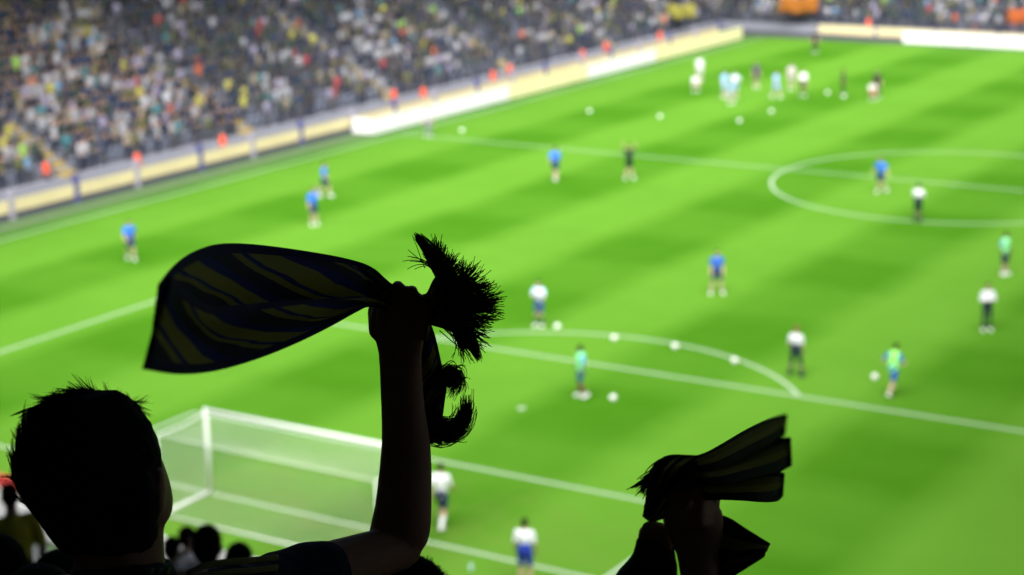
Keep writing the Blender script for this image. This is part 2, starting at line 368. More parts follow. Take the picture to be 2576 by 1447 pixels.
POSES = {
 'stand': {}, 'wide': dict(kneeL=(-.17, .04, .5), ankL=(-.22, 0, .09), toeL=(-.26, .15, .035), kneeR=(.17, .04, .5), ankR=(.22, 0, .09), toeR=(.26, .15, .035)),
 'armsup': dict(elL=(-.33, .02, 1.62), wrL=(-.30, .05, 1.88), elR=(.33, .02, 1.62), wrR=(.30, .05, 1.88), ankL=(-.2, 0, .09), ankR=(.2, 0, .09), toeL=(-.24, .15, .035), toeR=(.24, .15, .035)),
 'clap': dict(elL=(-.27, .08, 1.18), wrL=(-.05, .3, 1.27), elR=(.27, .08, 1.18), wrR=(.05, .3, 1.27)),
 'walk': dict(kneeL=(-.1, .2, .54), ankL=(-.1, .22, .11), toeL=(-.11, .38, .07), kneeR=(.1, -.06, .49), ankR=(.1, -.3, .14), toeR=(.11, -.16, .05), elL=(-.26, -.12, 1.17), wrL=(-.24, -.1, .93), elR=(.26, .06, 1.16), wrR=(.22, .26, 1.0)),
 'run': dict(kneeL=(-.1, .32, .66), ankL=(-.1, .15, .32), toeL=(-.1, .3, .24), kneeR=(.1, -.1, .5), ankR=(.1, -.34, .2), toeR=(.1, -.24, .06), waist=(0, .04, 1.11), chest=(0, .1, 1.3), neck=(0, .14, 1.47), head=(0, .19, 1.63),
             shL=(-.185, .11, 1.4), shR=(.185, .11, 1.4), elL=(-.3, -.1, 1.2), wrL=(-.24, .1, 1.05), elR=(.32, .05, 1.15), wrR=(.3, .28, 1.12)),
 'onearm': dict(elL=(-.25, .06, 1.64), wrL=(-.14, .06, 1.86)), 'folded': dict(elL=(-.26, .06, 1.17), wrL=(.08, .21, 1.2), elR=(.26, .06, 1.17), wrR=(-.08, .22, 1.22)),
 'hips': dict(elL=(-.38, -.1, 1.2), wrL=(-.16, .05, 1.03), elR=(.38, -.1, 1.2), wrR=(.16, .05, 1.03)),
 'kick': dict(kneeL=(-.16, .12, .52), ankL=(-.3, -.08, .2), toeL=(-.34, .06, .1), kneeR=(.1, .04, .5), ankR=(.12, -.01, .09), elL=(-.36, .05, 1.2), wrL=(-.42, .15, 1.0), elR=(.34, -.08, 1.2), wrR=(.42, .0, 1.0)),
 'bend': dict(waist=(0, .1, 1.1), chest=(0, .3, 1.22), neck=(0, .44, 1.3), head=(0, .55, 1.36), shL=(-.185, .38, 1.26), shR=(.185, .38, 1.26), elL=(-.22, .42, .98), wrL=(-.18, .4, .74), elR=(.22, .42, .98), wrR=(.18, .4, .74)),
 'crouch': dict(hipL=(-.1, -.1, .45), hipR=(.1, -.1, .45), pel=(0, -.1, .5), waist=(0, -.05, .62), chest=(0, .05, .8), neck=(0, .1, .97), head=(0, .14, 1.12), kneeL=(-.16, .3, .5), ankL=(-.15, .08, .09), toeL=(-.17, .24, .035), kneeR=(.16, .3, .5), ankR=(.15, .08, .09), toeR=(.17, .24, .035),
                shL=(-.185, .07, .9), shR=(.185, .07, .9), elL=(-.24, .2, .68), wrL=(-.14, .38, .58), elR=(.24, .2, .68), wrR=(.14, .38, .58)),
}
def V3(a): return Vector(a)
def joints(pose, h, hold=None):
    j = dict(BASE); j.update(POSES[pose]); s = h/1.8
    return {k: Vector(v)*s for k, v in j.items()}, s
def body_prims(bm, j, s, n=10):
    X_ = V3((1, 0, 0))
    for q in 'LR':
        cap(bm, j['hip'+q], j['knee'+q], .085*s, .055*s, n); cap(bm, j['knee'+q], j['ank'+q], .055*s, .036*s, n)
        mid = j['knee'+q]*.65+j['ank'+q]*.35+V3((0, -.018*s, 0)); ell(bm, mid, V3((.05*s, 0, 0)), V3((0, .052*s, 0)), V3((0, 0, .12*s)), n)
        cap(bm, j['ank'+q]-V3((0, .04*s, .04*s)), j['toe'+q], .042*s, .034*s, n)
        cap(bm, j['sh'+q], j['el'+q], .052*s, .040*s, n); cap(bm, j['el'+q], j['wr'+q], .042*s, .028*s, n)
        d = (j['wr'+q]-j['el'+q]).normalized(); x, y = frame(d)
        cap(bm, j['wr'+q], j['wr'+q]+d*.08*s, .034*s, .03*s, n, .6)
        for k in range(4): cap(bm, j['wr'+q]+d*.08*s+x*((k-1.5)*.018*s), j['wr'+q]+d*(.16-.008*abs(k-1))*s+x*((k-1.5)*.02*s)+y*.02*s, .011*s, .009*s, 6)
        cap(bm, j['wr'+q]+d*.03*s+x*.03*s, j['wr'+q]+d*.1*s+x*.055*s, .013*s, .01*s, 6)
        cap(bm, j['chest']+V3((0, 0, .06*s)), j['sh'+q], .085*s, .06*s, n)
    cap(bm, j['pel'], j['waist'], .155*s, .135*s, 14, .68, (0, 1, 0)); cap(bm, j['waist'], j['chest'], .135*s, .165*s, 14, .68, (0, 1, 0))
    cap(bm, j['chest'], j['neck'], .15*s, .055*s, 14, .72, (0, 1, 0))
    up = (j['head']-j['neck']).normalized(); fy = V3((0, 1, 0)); fy = (fy-up*fy.dot(up)).normalized(); xx = up.cross(fy)*-1
    cap(bm, j['neck']-up*.02*s, j['head']-up*.04*s, .056*s, .052*s, n)
    H = j['head']
    ell(bm, H+up*.03*s, xx*.077*s, fy*.096*s, up*.098*s); ell(bm, H-up*.05*s+fy*.02*s, xx*.06*s, fy*.072*s, up*.075*s)
    cap(bm, H+fy*.085*s+up*.02*s, H+fy*.108*s-up*.025*s, .012*s, .017*s, 8)         # nose
    ell(bm, H-up*.1*s+fy*.065*s, xx*.028*s, fy*.025*s, up*.022*s, 8)                 # chin
    for sg in (-1, 1): ell(bm, H+xx*(sg*.08*s)-up*.005*s-fy*.01*s, xx*.014*s, fy*.022*s, up*.034*s, 8)
    return up, fy, xx, H
def person(label, cat, loc, yaw, h, pose, skin=0, shirt=(.03, .1, .5), shorts=(.02, .03, .1), socks=(.42, .31, .25), shoes=(.8, .8, .8), long=False, sleeves='short', bib=None, hair=None, group=None, lower=None, vox=.014):
    root = empty('person', loc, yaw); j, s = joints(pose, h)
    bm = bmesh.new(); up, fy, xx, H = body_prims(bm, j, s)
    link('body', union(bm, vox*s, 2), SKIN[skin], root)
    bm = bmesh.new()                                                                    # shirt
    cap(bm, j['pel']+V3((0, 0, -.03*s)), j['waist'], .172*s, .16*s, 16, .74, (0, 1, 0)); cap(bm, j['waist'], j['chest'], .16*s, .183*s, 16, .74, (0, 1, 0))
    cap(bm, j['chest'], j['neck']-(j['neck']-j['chest'])*.12, .17*s, .072*s, 16, .8, (0, 1, 0))
    for q in 'LR':
        cap(bm, j['chest']+V3((0, 0, .06*s)), j['sh'+q], .1*s, .074*s); e = j['el'+q] if sleeves == 'long' else j['sh'+q].lerp(j['el'+q], .75)
        cap(bm, j['sh'+q], e, .074*s, .062*s if sleeves != 'long' else .054*s)
        if sleeves == 'long': cap(bm, j['el'+q], j['el'+q].lerp(j['wr'+q], .93), .054*s, .042*s)
    sh = link('shirt', union(bm, vox*s, 3), cloth(shirt), root)
    if lower:                                                                           # lower half of the shirt in another colour
        bm = bmesh.new(); cap(bm, j['pel']+V3((0, 0, -.035*s)), j['waist']+V3((0, 0, .05*s)), .177*s, .168*s, 16, .76, (0, 1, 0)); link('shirt_panel', union(bm, vox*s, 3), cloth(lower), root)
    if bib:
        bm = bmesh.new(); cap(bm, j['pel']+V3((0, 0, .0)), j['waist'], .182*s, .17*s, 16, .8, (0, 1, 0)); cap(bm, j['waist'], j['chest']+V3((0, 0, .06*s)), .17*s, .19*s, 16, .8, (0, 1, 0))
        link('bib', union(bm, vox*s, 2), cloth(bib), root)
    bm = bmesh.new(); cap(bm, j['pel']+V3((-.02*s, 0, -.02*s)), j['pel']+V3((.02*s, 0, .03*s)), .15*s, .15*s, 14, .9)
    for q in 'LR':
        e = j['knee'+q] if long else j['hip'+q].lerp(j['knee'+q], .72)
        cap(bm, j['hip'+q], e, .105*s, .07*s if long else .088*s)
        if long: cap(bm, j['knee'+q], j['ank'+q], .068*s, .055*s)
    link('trousers' if long else 'shorts', union(bm, vox*s, 2), cloth(shorts), root)
    for q in 'LR':
        if not long:
            bm = bmesh.new(); cap(bm, j['knee'+q].lerp(j['ank'+q], .3), j['ank'+q], .062*s, .044*s); link('sock', bm_mesh(bm, smooth=True), cloth(socks), root)
        bm = bmesh.new(); cap(bm, j['ank'+q]-V3((0, .045*s, .035*s)), j['toe'+q], .054*s, .046*s); link('shoe', bm_mesh(bm, smooth=True), cloth(shoes), root)
    bm = bmesh.new(); ell(bm, H+up*.045*s-fy*.012*s, xx*.084*s, fy*.1*s, up*.094*s); ell(bm, H-up*.005*s-fy*.03*s, xx*.08*s, fy*.075*s, up*.085*s, 12)
    root_hair = link('hair', union(bm, .01*s, 2), hair or HAIRM, root)
    return tag(root, label, cat, group)
BLUE, NAVY, WHITE, LBL, BIB = (.035, .16, .68), (.015, .022, .07), (.72, .74, .78), (.3, .5, .82), (.22, .85, .12)
def yawto(dx, dy): return math.atan2(-dx, dy)
TOCAM = yawto(CAM.x, CAM.y)
def player(x, y, label, pose='stand', yaw=0., **k):
    g = G(x, y); d = Vector((CAM.x-g.x, CAM.y-g.y))
    return person(label, 'person', (g.x, g.y, 0.008), yawto(d.x, d.y)+yaw, k.pop('h', 1.8), pose, **k)
DG = 'players and coaches warming up on the pitch'
pl = [
 (330, 655, 'player in blue shirt standing at the left, above the waved scarf', 'walk', .2, dict(shirt=BLUE)),
 (790, 567, 'player in blue shirt raising one arm, near the left stand', 'onearm', .4, dict(shirt=BLUE)),
 (818, 497, 'player in blue shirt just behind the one raising an arm', 'walk', 1.2, dict(shirt=BLUE)),
 (1397, 455, 'player in blue shirt left of the man in black with raised arms', 'walk', 2.9, dict(shirt=BLUE)),
 (1583, 450, 'man in black shirt and white shoes with both arms raised', 'armsup', .2, dict(shirt=(.012, .02, .02), shorts=(.012, .02, .02))),
 (2214, 485, 'player in blue shirt standing inside the centre circle', 'kick', -.4, dict(shirt=BLUE)),
 (2308, 558, 'coach in white top and dark trousers at the near edge of the centre circle', 'folded', 2.8, dict(shirt=WHITE, lower=(.04, .05, .09), shorts=(.01, .02, .03), long=True, shoes=(.05, .05, .06))),
 (2526, 692, 'player in pale green bib standing at the right frame edge', 'stand', .9, dict(shirt=(.2, .45, .55), bib=(.3, .85, .35), skin=2)),
 (1803, 740, 'player in blue shirt between the centre circle and the row of balls', 'wide', .1, dict(shirt=(.04, .12, .5))),
 (2481, 832, 'coach in white top with folded arms and dark trousers near the right edge', 'folded', .3, dict(shirt=(.6, .62, .68), lower=(.1, .11, .2), shorts=(.012, .025, .04), long=True, sleeves='long')),
 (1357, 822, 'player in pale blue and white shirt beside the leftmost ball', 'clap', -.5, dict(shirt=(.55, .66, .85), shorts=(.05, .08, .25), socks=(.05, .09, .06))),
 (1462, 1000, 'player in green bib beside a ball in front of the penalty area line', 'kick', -1.2, dict(shirt=(.1, .3, .5), bib=(.25, .8, .35), shorts=(.02, .12, .2), skin=2, socks=(.13, .07, .045))),
 (2001, 948, 'coach in white top and dark trousers standing at the end of the penalty arc', 'wide', 2.7, dict(shirt=(.62, .62, .68), lower=(.03, .04, .08), shorts=(.012, .022, .04), long=True, hair=HAIRB, shoes=(.05, .06, .06))),
 (2243, 998, 'player in lime bib and blue shorts running with a ball', 'run', 2.6, dict(shirt=(.05, .12, .4), bib=(.3, .85, .15), shorts=(.02, .08, .45), socks=SKIN and (.5, .35, .28))),
 (1112, 1328, 'player in white shirt and navy shorts beside the raised arm', 'walk', 2.75, dict(socks=(.75, .76, .8), shirt=(.78, .79, .82), shorts=NAVY, h=1.86)),
 (1322, 1478, 'person in white and royal blue shirt at the bottom edge of the photo', 'stand', 2.9, dict(shirt=(.74, .76, .8), lower=(.03, .06, .5), shorts=(.02, .04, .3), h=1.84)),
 (1760, 206, 'player in white standing left of the far group near the boards', 'stand', 0, dict(shirt=(.66, .7, .74), shorts=(.5, .55, .6))),
 (1748, 231, 'person in white crouching in front of the far white player', 'crouch', .5, dict(shirt=(.7, .7, .74), shorts=(.6, .6, .62))),
 (1822, 246, 'player in pale blue at the left of the far huddle', 'stand', .8, dict(shirt=LBL, shorts=LBL)),
 (1848, 248, 'player in white and pale blue in the middle of the far huddle', 'hips', -.3, dict(shirt=(.62, .7, .85), shorts=LBL)),
 (1838, 262, 'player in pale blue bending forward in front of the far huddle', 'bend', .6, dict(shirt=LBL, shorts=(.5, .6, .8))),
 (1902, 222, 'man in dark purple top behind the far huddle', 'stand', .3, dict(shirt=(.06, .05, .1), shorts=(.04, .04, .07))),
 (1952, 247, 'player in pale blue shirt right of the far huddle', 'walk', .9, dict(shirt=(.3, .45, .8), shorts=(.25, .4, .8))),
 (1990, 226, 'person in pale pink top between two far players', 'stand', 0, dict(shirt=(.5, .42, .46), shorts=(.3, .3, .33))),
 (2020, 243, 'player in white shirt and black shorts right of the far huddle', 'stand', .2, dict(shirt=WHITE, shorts=(.01, .01, .015), socks=(.02, .03, .02))),
 (2120, 243, 'man all in dark clothes standing alone in the far half', 'stand', 1.5, dict(shirt=(.02, .04, .03), shorts=(.02, .03, .03), long=True, skin=1)),
 (2206, 246, 'man in black behind the crouching person at the far right', 'stand', .2, dict(shirt=(.02, .025, .025), shorts=(.02, .02, .02), long=True)),
 (2193, 252, 'person in white and red crouching in front of the far man in black', 'crouch', .4, dict(shirt=(.62, .6, .6), shorts=(.45, .05, .08))),
 (2050, 134, 'man in dark clothes standing by the far end boards', 'stand', 0, dict(shirt=(.02, .03, .03), shorts=(.02, .02, .03), long=True)),
 (1078, 345, 'person in pale grey standing in front of the white board row', 'stand', 0, dict(shirt=(.5, .5, .56), shorts=(.2, .2, .25), long=True)),
]
for x, y, lb, ps, yw, kw in pl: player(x, y, lb, ps, yw, group=DG, **kw)

# balls: stitched panels cut as shallow grooves in the shape
def ball_mesh():
    bm = bmesh.new(); bmesh.ops.create_icosphere(bm, subdivisions=3, radius=.11)
    ico = bmesh.new(); bmesh.ops.create_icosphere(ico, subdivisions=1, radius=1); cs = [v.co.normalized() for v in ico.verts]; ico.free()
    for v in bm.verts:
        d = sorted((-(v.co.normalized().dot(c)) for c in cs))[:2]
        if abs(d[0]-d[1]) < .05: v.co *= .985
    return bm_mesh(bm, smooth=True)
bmesh_ball = ball_mesh()
bl = [(1402, 821, 'football beside the player in pale blue and white shirt'), (1545, 850, 'leftmost of the three footballs on the penalty arc'), (1698, 871, 'middle of the three footballs on the penalty arc'),
      (1848, 907, 'rightmost of the three footballs on the penalty arc'), (1542, 1001, 'football right of the player in green bib'), (2200, 948, 'football left of the running player in lime bib'),
      (1860, 304, 'small far football below the far huddle'), (1940, 280, 'small far football right below the far huddle'), (1660, 293, 'faint far football left of the far huddle'), (1483, 280, 'faint football near the yellow boards'),
      (1162, 328, 'football in front of the white board row'), (2082, 233, 'faint far football left of the man in dark clothes')]
for x, y, lb in bl:
    g = G(x, y, .11); o = link('football', bmesh_ball, M['ball']); o.location = g; o.rotation_euler = (x, y, 0); tag(o, lb, 'ball', 'footballs on the pitch')
# a drinks bottle lying near the goal line
g = G(1185, 1436); bm = bmesh.new()
slices(bm, [(Vector((0, 0, z)), Vector((r, 0, 0)), Vector((0, r, 0))) for z, r in ((0, .04), (.01, .045), (.12, .045), (.15, .04), (.17, .018), (.2, .018))], 14)
o = link('drinks_bottle', bm_mesh(bm, smooth=True), M['cone']); o.location = g; tag(o, 'small pale bottle on the grass at the bottom edge', 'bottle')

# stewards in orange vests behind the boards
for i, (x, y, zc) in enumerate([(115, 420, 1.3), (345, 400, 1.25), (560, 360, 1.2), (990, 235, 1.3), (1065, 240, 1.2), (1240, 190, 1.25), (1282, 172, 1.3), (1465, 140, 1.2), (1525, 115, 1.3), (1660, 108, 1.0), (2185, 55, 1.3), (2455, 60, 1.3), (2555, 60, 1.35)]):
    g = G(x, y, zc)
    if x < 2000 and g.x > -37.6:
        g = g+(g-CAM)*((-37.6-g.x)/(g.x-CAM.x))
    if x > 2000 and g.y < 106.3: g.y = 106.3
    nm = ['leftmost steward in orange vest behind the cream boards', 'second steward in orange vest from the left behind the cream boards', 'third steward in orange vest from the left behind the cream boards', 'steward in orange vest above the start of the white boards', 'steward in orange vest just right of another above the white boards', 'steward in orange vest above the white and yellow board join', 'steward in orange vest right behind the yellow boards', 'steward in orange vest left of the far yellow boards', 'steward in orange vest above the second white board stretch', 'last orange steward before the far corner', 'left orange steward at the far end boards', 'second orange steward from the right at the far end', 'rightmost orange steward at the far end'][i]
    person(nm, 'person', (g.x, g.y, -.012), TOCAM+.3*math.sin(i*3), 1.78, 'stand', shirt=(.1, .1, .13), bib=(.85, .11, .04), shorts=(.05, .05, .08), long=True, group='stewards in orange vests', vox=.022)

# ---------------- crowd
SKINC = np.array([(.25, .18, .14), (.2, .14, .11), (.17, .11, .08)])
TOPS = [('black', (.018, .024, .03), 15), ('navy', (.018, .036, .085), 24), ('dark green', (.018, .05, .048), 14), ('white', (.42, .43, .48), 7), ('pale grey', (.30, .31, .35), 15), ('lavender', (.26, .24, .35), 8),
        ('olive', (.10, .11, .05), 9), ('yellow', (.40, .38, .08), 3), ('tan', (.25, .22, .17), 4), ('orange', (.5, .12, .05), 1.5), ('red', (.36, .06, .07), 1.2), ('lime green', (.28, .5, .1), 1.6), ('sky blue', (.16, .3, .48), 2.5), ('teal', (.05, .17, .2), 4)]
TP = np.array([t_[2] for t_ in TOPS], float); TP /= TP.sum()
def crowd_template(pose, lowpoly):
    j, s = joints(pose, 1.74); pr = []
    def add(a, b_, ra, rb, mi, fl=1.): pr.append((Vector(a), Vector(b_), ra, rb, mi, fl))
    for q in 'LR':
        add(j['hip'+q], j['knee'+q], .09, .065, 2); add(j['knee'+q], j['ank'+q], .062, .045, 2)
        add(j['sh'+q], j['el'+q], .062, .05, 1); add(j['el'+q], j['wr'+q], .046, .034, 0 if pose != 'folded' else 1)
    add(j['pel'], j['waist'], .165, .16, 1, .72); add(j['waist'], j['chest']+V3((0, 0, .05)), .16, .18, 1, .72); add(j['shL'], j['shR'], .075, .075, 1)
    add(j['neck']-V3((0, 0, .03)), j['head']-V3((0, 0, .06)), .055, .055, 0); add(j['head']-V3((0, -.01, .04)), j['head']+V3((0, .005, .015)), .075, .085, 0); add(j['head']+V3((0, -.025, .035)), j['head']+V3((0, -.005, .06)), .088, .088, 3)
    bm = bmesh.new()
    if lowpoly:
        lay = []
        for a, b_, ra, rb, mi, fl in pr:
            n0 = len(bm.faces); x, y = frame(b_-a); d = (b_-a).normalized()
            if abs(d.z) > .7 and fl != 1: x, y = Vector((1, 0, 0)), Vector((0, fl, 0))
            rows = [(a-d*ra*.8, ra*.5), (a, ra), (b_, rb), (b_+d*rb*.8, rb*.5)]
            rings(bm, [[c+(x*math.cos(k*math.pi/3)+y*math.sin(k*math.pi/3))*r for k in range(6)] for c, r in rows]); lay += [mi]*(len(bm.faces)-n0)
        me = bm_mesh(bm); return me, np.array(lay)
    for a, b_, ra, rb, mi, fl in pr: cap(bm, a, b_, ra, rb, 10, fl, (0, 1, 0) if fl != 1 else None)
    me = union(bm, .034, 2)
    for p in me.polygons:
        c = p.center; best = (9, 0)
        for a, b_, ra, rb, mi, fl in pr:
            ab = b_-a; tt = max(0, min(1, (c-a).dot(ab)/ab.length_squared)); e = abs((c-(a+ab*tt)).length-(ra+(rb-ra)*tt)) if fl == 1 else max(0, (c-(a+ab*tt)).length-ra)
            if e < best[0]: best = (e, mi)
        p.material_index = best[1]
    return me, None
CP = ['stand', 'clap', 'armsup', 'folded', 'onearm', 'hips']; CPW = np.array([.34, .22, .06, .2, .08, .1])
cand = []
for kind, row, x, y_, z, rz in spots:
    if rng.random() > (.76 if kind == 'L' else .85): continue
    v = Vector((x, y_, z+1.2)); d = v-CAM; dz = d.dot(FW); px = PW/2+FPX*d.dot(RT)/dz; py = PH/2-FPX*d.dot(UP)/dz
    if not (-120 < px < PW+120 and -140 < py < PH): continue
    # patches of like clothing, clustered to imitate large blurred blobs
    cl = math.sin(x*.9+y_*.63+1.3)+math.sin(x*1.3-y_*.87)+.8*math.sin(y_*.23+x*.3)
    w_ = TP.copy(); w_[:3] *= 3.2 if cl < .1 else .35; w_[3:6] *= 3.4 if cl > .6 else .4; w_[6:9] *= 2.4 if math.sin(y_*.7+x*.5+2) > .4 else .6
    w_[:3] *= 1+.12*row; w_[3:6] /= 1+.07*row  # dark tops favoured higher up: shade falloff put into clothing colour
    ti = rng.choice(len(TOPS), p=w_/w_.sum()); po = rng.choice(len(CP), p=CPW/CPW.sum())
    cand.append((dz, kind, row, x+rng.uniform(-.08, .08), y_+rng.uniform(-.1, .1), z+rng.uniform(0, .0), rz+rng.uniform(-.5, .5), ti, po, rng.uniform(.93, 1.05)))
cand.sort(key=lambda c: c[0])
IND = [c for c in cand if c[1] == 'L'][:280]; REST = [c for c in cand if c not in set(IND)]
tops = [cloth(t_[1], t_[0]+' top') for t_ in TOPS]; trs = [cloth((.03, .035, .06)), cloth((.09, .09, .1))]
hi = [crowd_template(p_, False)[0] for p_ in CP]
for me in hi:
    for k in range(4): me.materials.append(SKIN[0])
ORD = ['front', 'second', 'third', 'fourth', 'fifth', 'sixth', 'seventh', 'eighth', 'ninth', 'tenth', 'eleventh', 'twelfth', 'thirteenth', 'fourteenth', 'fifteenth', 'sixteenth', 'seventeenth', 'eighteenth', 'nineteenth', 'twentieth', 'highest', 'highest']
ACT = ['standing', 'clapping', 'with both arms up', 'with folded arms', 'raising one arm', 'hands on hips']
seen = {}
for i, (dz, kind, row, x, y_, z, rz, ti, po, s) in enumerate(sorted(IND, key=lambda c: c[4])):
    o = bpy.data.objects.new('person', hi[po]); C.objects.link(o); o.location = (x, y_, z+.002); o.rotation_euler = (0, 0, rz); o.scale = (s, s, s)
    for k, mm in enumerate((SKIN[i % 2], tops[ti], trs[i % 2], HAIRM if i % 5 else HAIRB)):
        o.material_slots[k].link = 'OBJECT'; o.material_slots[k].material = mm
    lb = f'spectator in {TOPS[ti][0]} top {ACT[po]} in {ORD[row]} row of left stand'
    seen[lb] = seen.get(lb, 0)+1
    if seen[lb] > 1: lb += ', further right' if seen[lb] == 2 else ', rightmost'
    tag(o, lb, 'person', 'spectators in the left stand')
cm = bpy.data.materials.new('crowd clothes'); cm.use_nodes = True; ca = cm.node_tree.nodes.new('ShaderNodeVertexColor'); ca.layer_name = 'col'
cm.node_tree.links.new(ca.outputs[0], cm.node_tree.nodes['Principled BSDF'].inputs['Base Color']); cm.node_tree.nodes['Principled BSDF'].inputs['Roughness'].default_value = .8
bmo = []
for kind, nm, lb in (('L', 'left_crowd', 'blurred mass of spectators filling the rest of the left stand'), ('F', 'far_crowd', 'blurred mass of spectators in the far end stand')):
    parts = []
    for po in range(len(CP)):
        sub = [c for c in REST if c[8] == po and c[1] == kind]
        if not sub: continue
        me, lay = crowd_template(CP[po], True); K = len(sub)
        pal = np.zeros((K, 4, 3)); pal[:, 0] = SKINC[rng.integers(0, 3, K)]; pal[:, 1] = np.array([TOPS[c[7]][1] for c in sub])*rng.uniform(.8, 1.2, (K, 1)); pal[:, 2] = np.array([(.03, .035, .06), (.09, .09, .1)])[rng.integers(0, 2, K)]
        pal[:, 3] = np.array([(.012, .01, .009), (.02, .015, .01), (.12, .06, .03)])[rng.integers(0, 3, K)]
        parts.append(merge_many(me, [xf((c[3], c[4], c[5]), c[6], c[9]) for c in sub], pal[:, lay]))
    bmx = bmesh.new()
    for p_ in parts: bmx.from_mesh(p_)
    me = bpy.data.meshes.new(nm); bmx.to_mesh(me); bmx.free(); me.materials.append(cm)
    tag(link(nm, me, cm), lb, 'crowd', kind='stuff')
# banners in the crowd
def banner(label, px, py, d, wd, ht, rgb):
    c = P(px, py, d); bm = bmesh.new(); vs = []
    for i in range(13):
        vs.append([bm.verts.new((wd*(i/12-.5), .12*math.sin(i*1.1+k*.7), ht*(k/4-.5)+.08*math.sin(i*.8))) for k in range(5)])
    for a, b_ in zip(vs, vs[1:]):
        for k in range(4): bm.faces.new((a[k], a[k+1], b_[k+1], b_[k]))
    me = bm_mesh(bm, smooth=True); o = link('banner', me, cloth(rgb)); o.location = c; o.rotation_euler = (0, 0, YAW*-1)
    md = o.modifiers.new('t', 'SOLIDIFY'); md.thickness = .02; tag(o, label, 'banner'); return o
banner('orange banner held up in the far end crowd', 2010, 14, 157.3, 3.2, 1.3, (.34, .12, .02))
banner('yellow flag held up near the far corner', 1712, 30, 154.5, 2.4, 1.1, (.26, .24, .05))
banner('orange cloth at the right end of the far stand', 2560, 42, 147.3, 1.5, 1.1, (.4, .1, .03))

# ------------------------------------------------------------------ foreground: the waving fans
fskin = mat('warm skin', (.38, .19, .085), .6, .1, 40, .3, .1); jacket = mat('dark jacket', (.018, .02, .03), .85, .25, 50, .2, .4); stripeM = mat('yellow piping', (.2, .19, .04), .8, .15, 60)  # warm brown skin of the near fans
yarn = mat('dark yarn', (.07, .075, .035), .9, .5, 200, .1); 
def stripes_mat(name, period, skew, cuts, wob=.0):       # woven bars; cuts = list of (position, colour)
    m_ = bpy.data.materials.new(name); m_.use_nodes = True; t = m_.node_tree; b = t.nodes['Principled BSDF']; b.inputs['Roughness'].default_value = .9; b.inputs['Specular IOR Level'].default_value = .1
    uv = t.nodes.new('ShaderNodeUVMap'); sp = t.nodes.new('ShaderNodeSeparateXYZ'); t.links.new(uv.outputs[0], sp.inputs[0])
    def N(op, a, b_):
        n = t.nodes.new('ShaderNodeMath'); n.operation = op
        for i, v in enumerate((a, b_)):
            if isinstance(v, (int, float)): n.inputs[i].default_value = v
            else: t.links.new(v, n.inputs[i])
        return n.outputs[0]
    nz = t.nodes.new('ShaderNodeTexNoise'); nz.inputs['Scale'].default_value = 6; nz.inputs['Scale'].default_value = 2.5; t.links.new(uv.outputs[0], nz.inputs['Vector'])
    s = N('ADD', N('ADD', sp.outputs[0], N('MULTIPLY', sp.outputs[1], skew)), N('MULTIPLY', nz.outputs['Fac'], .09))
    fr = N('FRACT', N('DIVIDE', s, period), 0)
    cr = t.nodes.new('ShaderNodeValToRGB'); cr.color_ramp.interpolation = 'CONSTANT'; t.links.new(fr, cr.inputs[0])
    while len(cr.color_ramp.elements) < len(cuts): cr.color_ramp.elements.new(.5)
    for e, (ps, c) in zip(cr.color_ramp.elements, cuts): e.position = ps; e.color = (*c, 1)
    wv = t.nodes.new('ShaderNodeTexNoise'); wv.inputs['Scale'].default_value = 160; t.links.new(uv.outputs[0], wv.inputs['Vector'])
    bp = t.nodes.new('ShaderNodeBump'); bp.inputs['Strength'].default_value = .5; bp.inputs['Distance'].default_value = .003; t.links.new(wv.outputs['Fac'], bp.inputs['Height'])
    t.links.new(bp.outputs[0], b.inputs['Normal'])
    if wob:                                                 # plain dark border along both long edges
        ed = N('MINIMUM', sp.outputs[1], N('SUBTRACT', 1, sp.outputs[1])); ed = N('GREATER_THAN', ed, wob)
        mx = t.nodes.new('ShaderNodeMix'); mx.data_type = 'RGBA'; t.links.new(ed, mx.inputs[0]); mx.inputs[6].default_value = (.014, .018, .05, 1); t.links.new(cr.outputs[0], mx.inputs[7]); t.links.new(mx.outputs[2], b.inputs['Base Color'])
    else: t.links.new(cr.outputs[0], b.inputs['Base Color'])
    return m_
YE, NV, BK = (.30, .27, .035), (.012, .025, .11), (.016, .017, .024)
sc1 = stripes_mat('scarf bars', .27, .36, [(0, NV), (.2, (.27, .25, .03)), (.52, NV), (.6, (.24, .22, .03)), (.72, BK)], .13)
sc2 = stripes_mat('scarf bars two', .5, 1.0, [(0, BK), (.3, (.5, .44, .05)), (.46, BK), (.62, (.5, .44, .05)), (.78, BK)])
def cloth_sheet(top, bot, nu, nv, depth, amp, waves, phase=0., taper=True, thick=.004, rag=.0):
    # top, bot: photo outlines of the two long edges (x, y); depth(u): metres; pleats grow away from the hand
    T = catmull([Vector((x, y, 0)) for x, y in top], nu); B = catmull([Vector((x, y, 0)) for x, y in bot], nu)
    V, UVs, Fc = [], [], []
    for i in range(nu):
        u = i/(nu-1); a = amp*(u**.8 if taper else 1)
        for k in range(nv):
            v = k/(nv-1); q = T[i].lerp(B[i], v); d = depth(u)+a*math.sin(2*math.pi*waves*v+phase+u*1.2)+.3*a*math.sin(9*v+5*u)
            V.append(tuple(P(q.x+rag*math.sin(31*v)*(u > .96), q.y, d))); UVs.append((u, v))
    for i in range(nu-1):
        for k in range(nv-1): a = i*nv+k; Fc.append((a, a+1, a+nv+1, a+nv))
    me = bpy.data.meshes.new('cloth'); me.from_pydata(V, [], Fc); uvl = me.uv_layers.new(name='UVMap')
    for l in me.loops: uvl.data[l.index].uv = UVs[l.vertex_index]
    me.polygons.foreach_set('use_smooth', [True]*len(me.polygons)); me.update(); return me
def add_cloth(name, me, mt, root, thick=.004):
    o = link(name, me, mt, root, True); md = o.modifiers.new('thickness', 'SOLIDIFY'); md.thickness = thick; md.offset = 0; return o
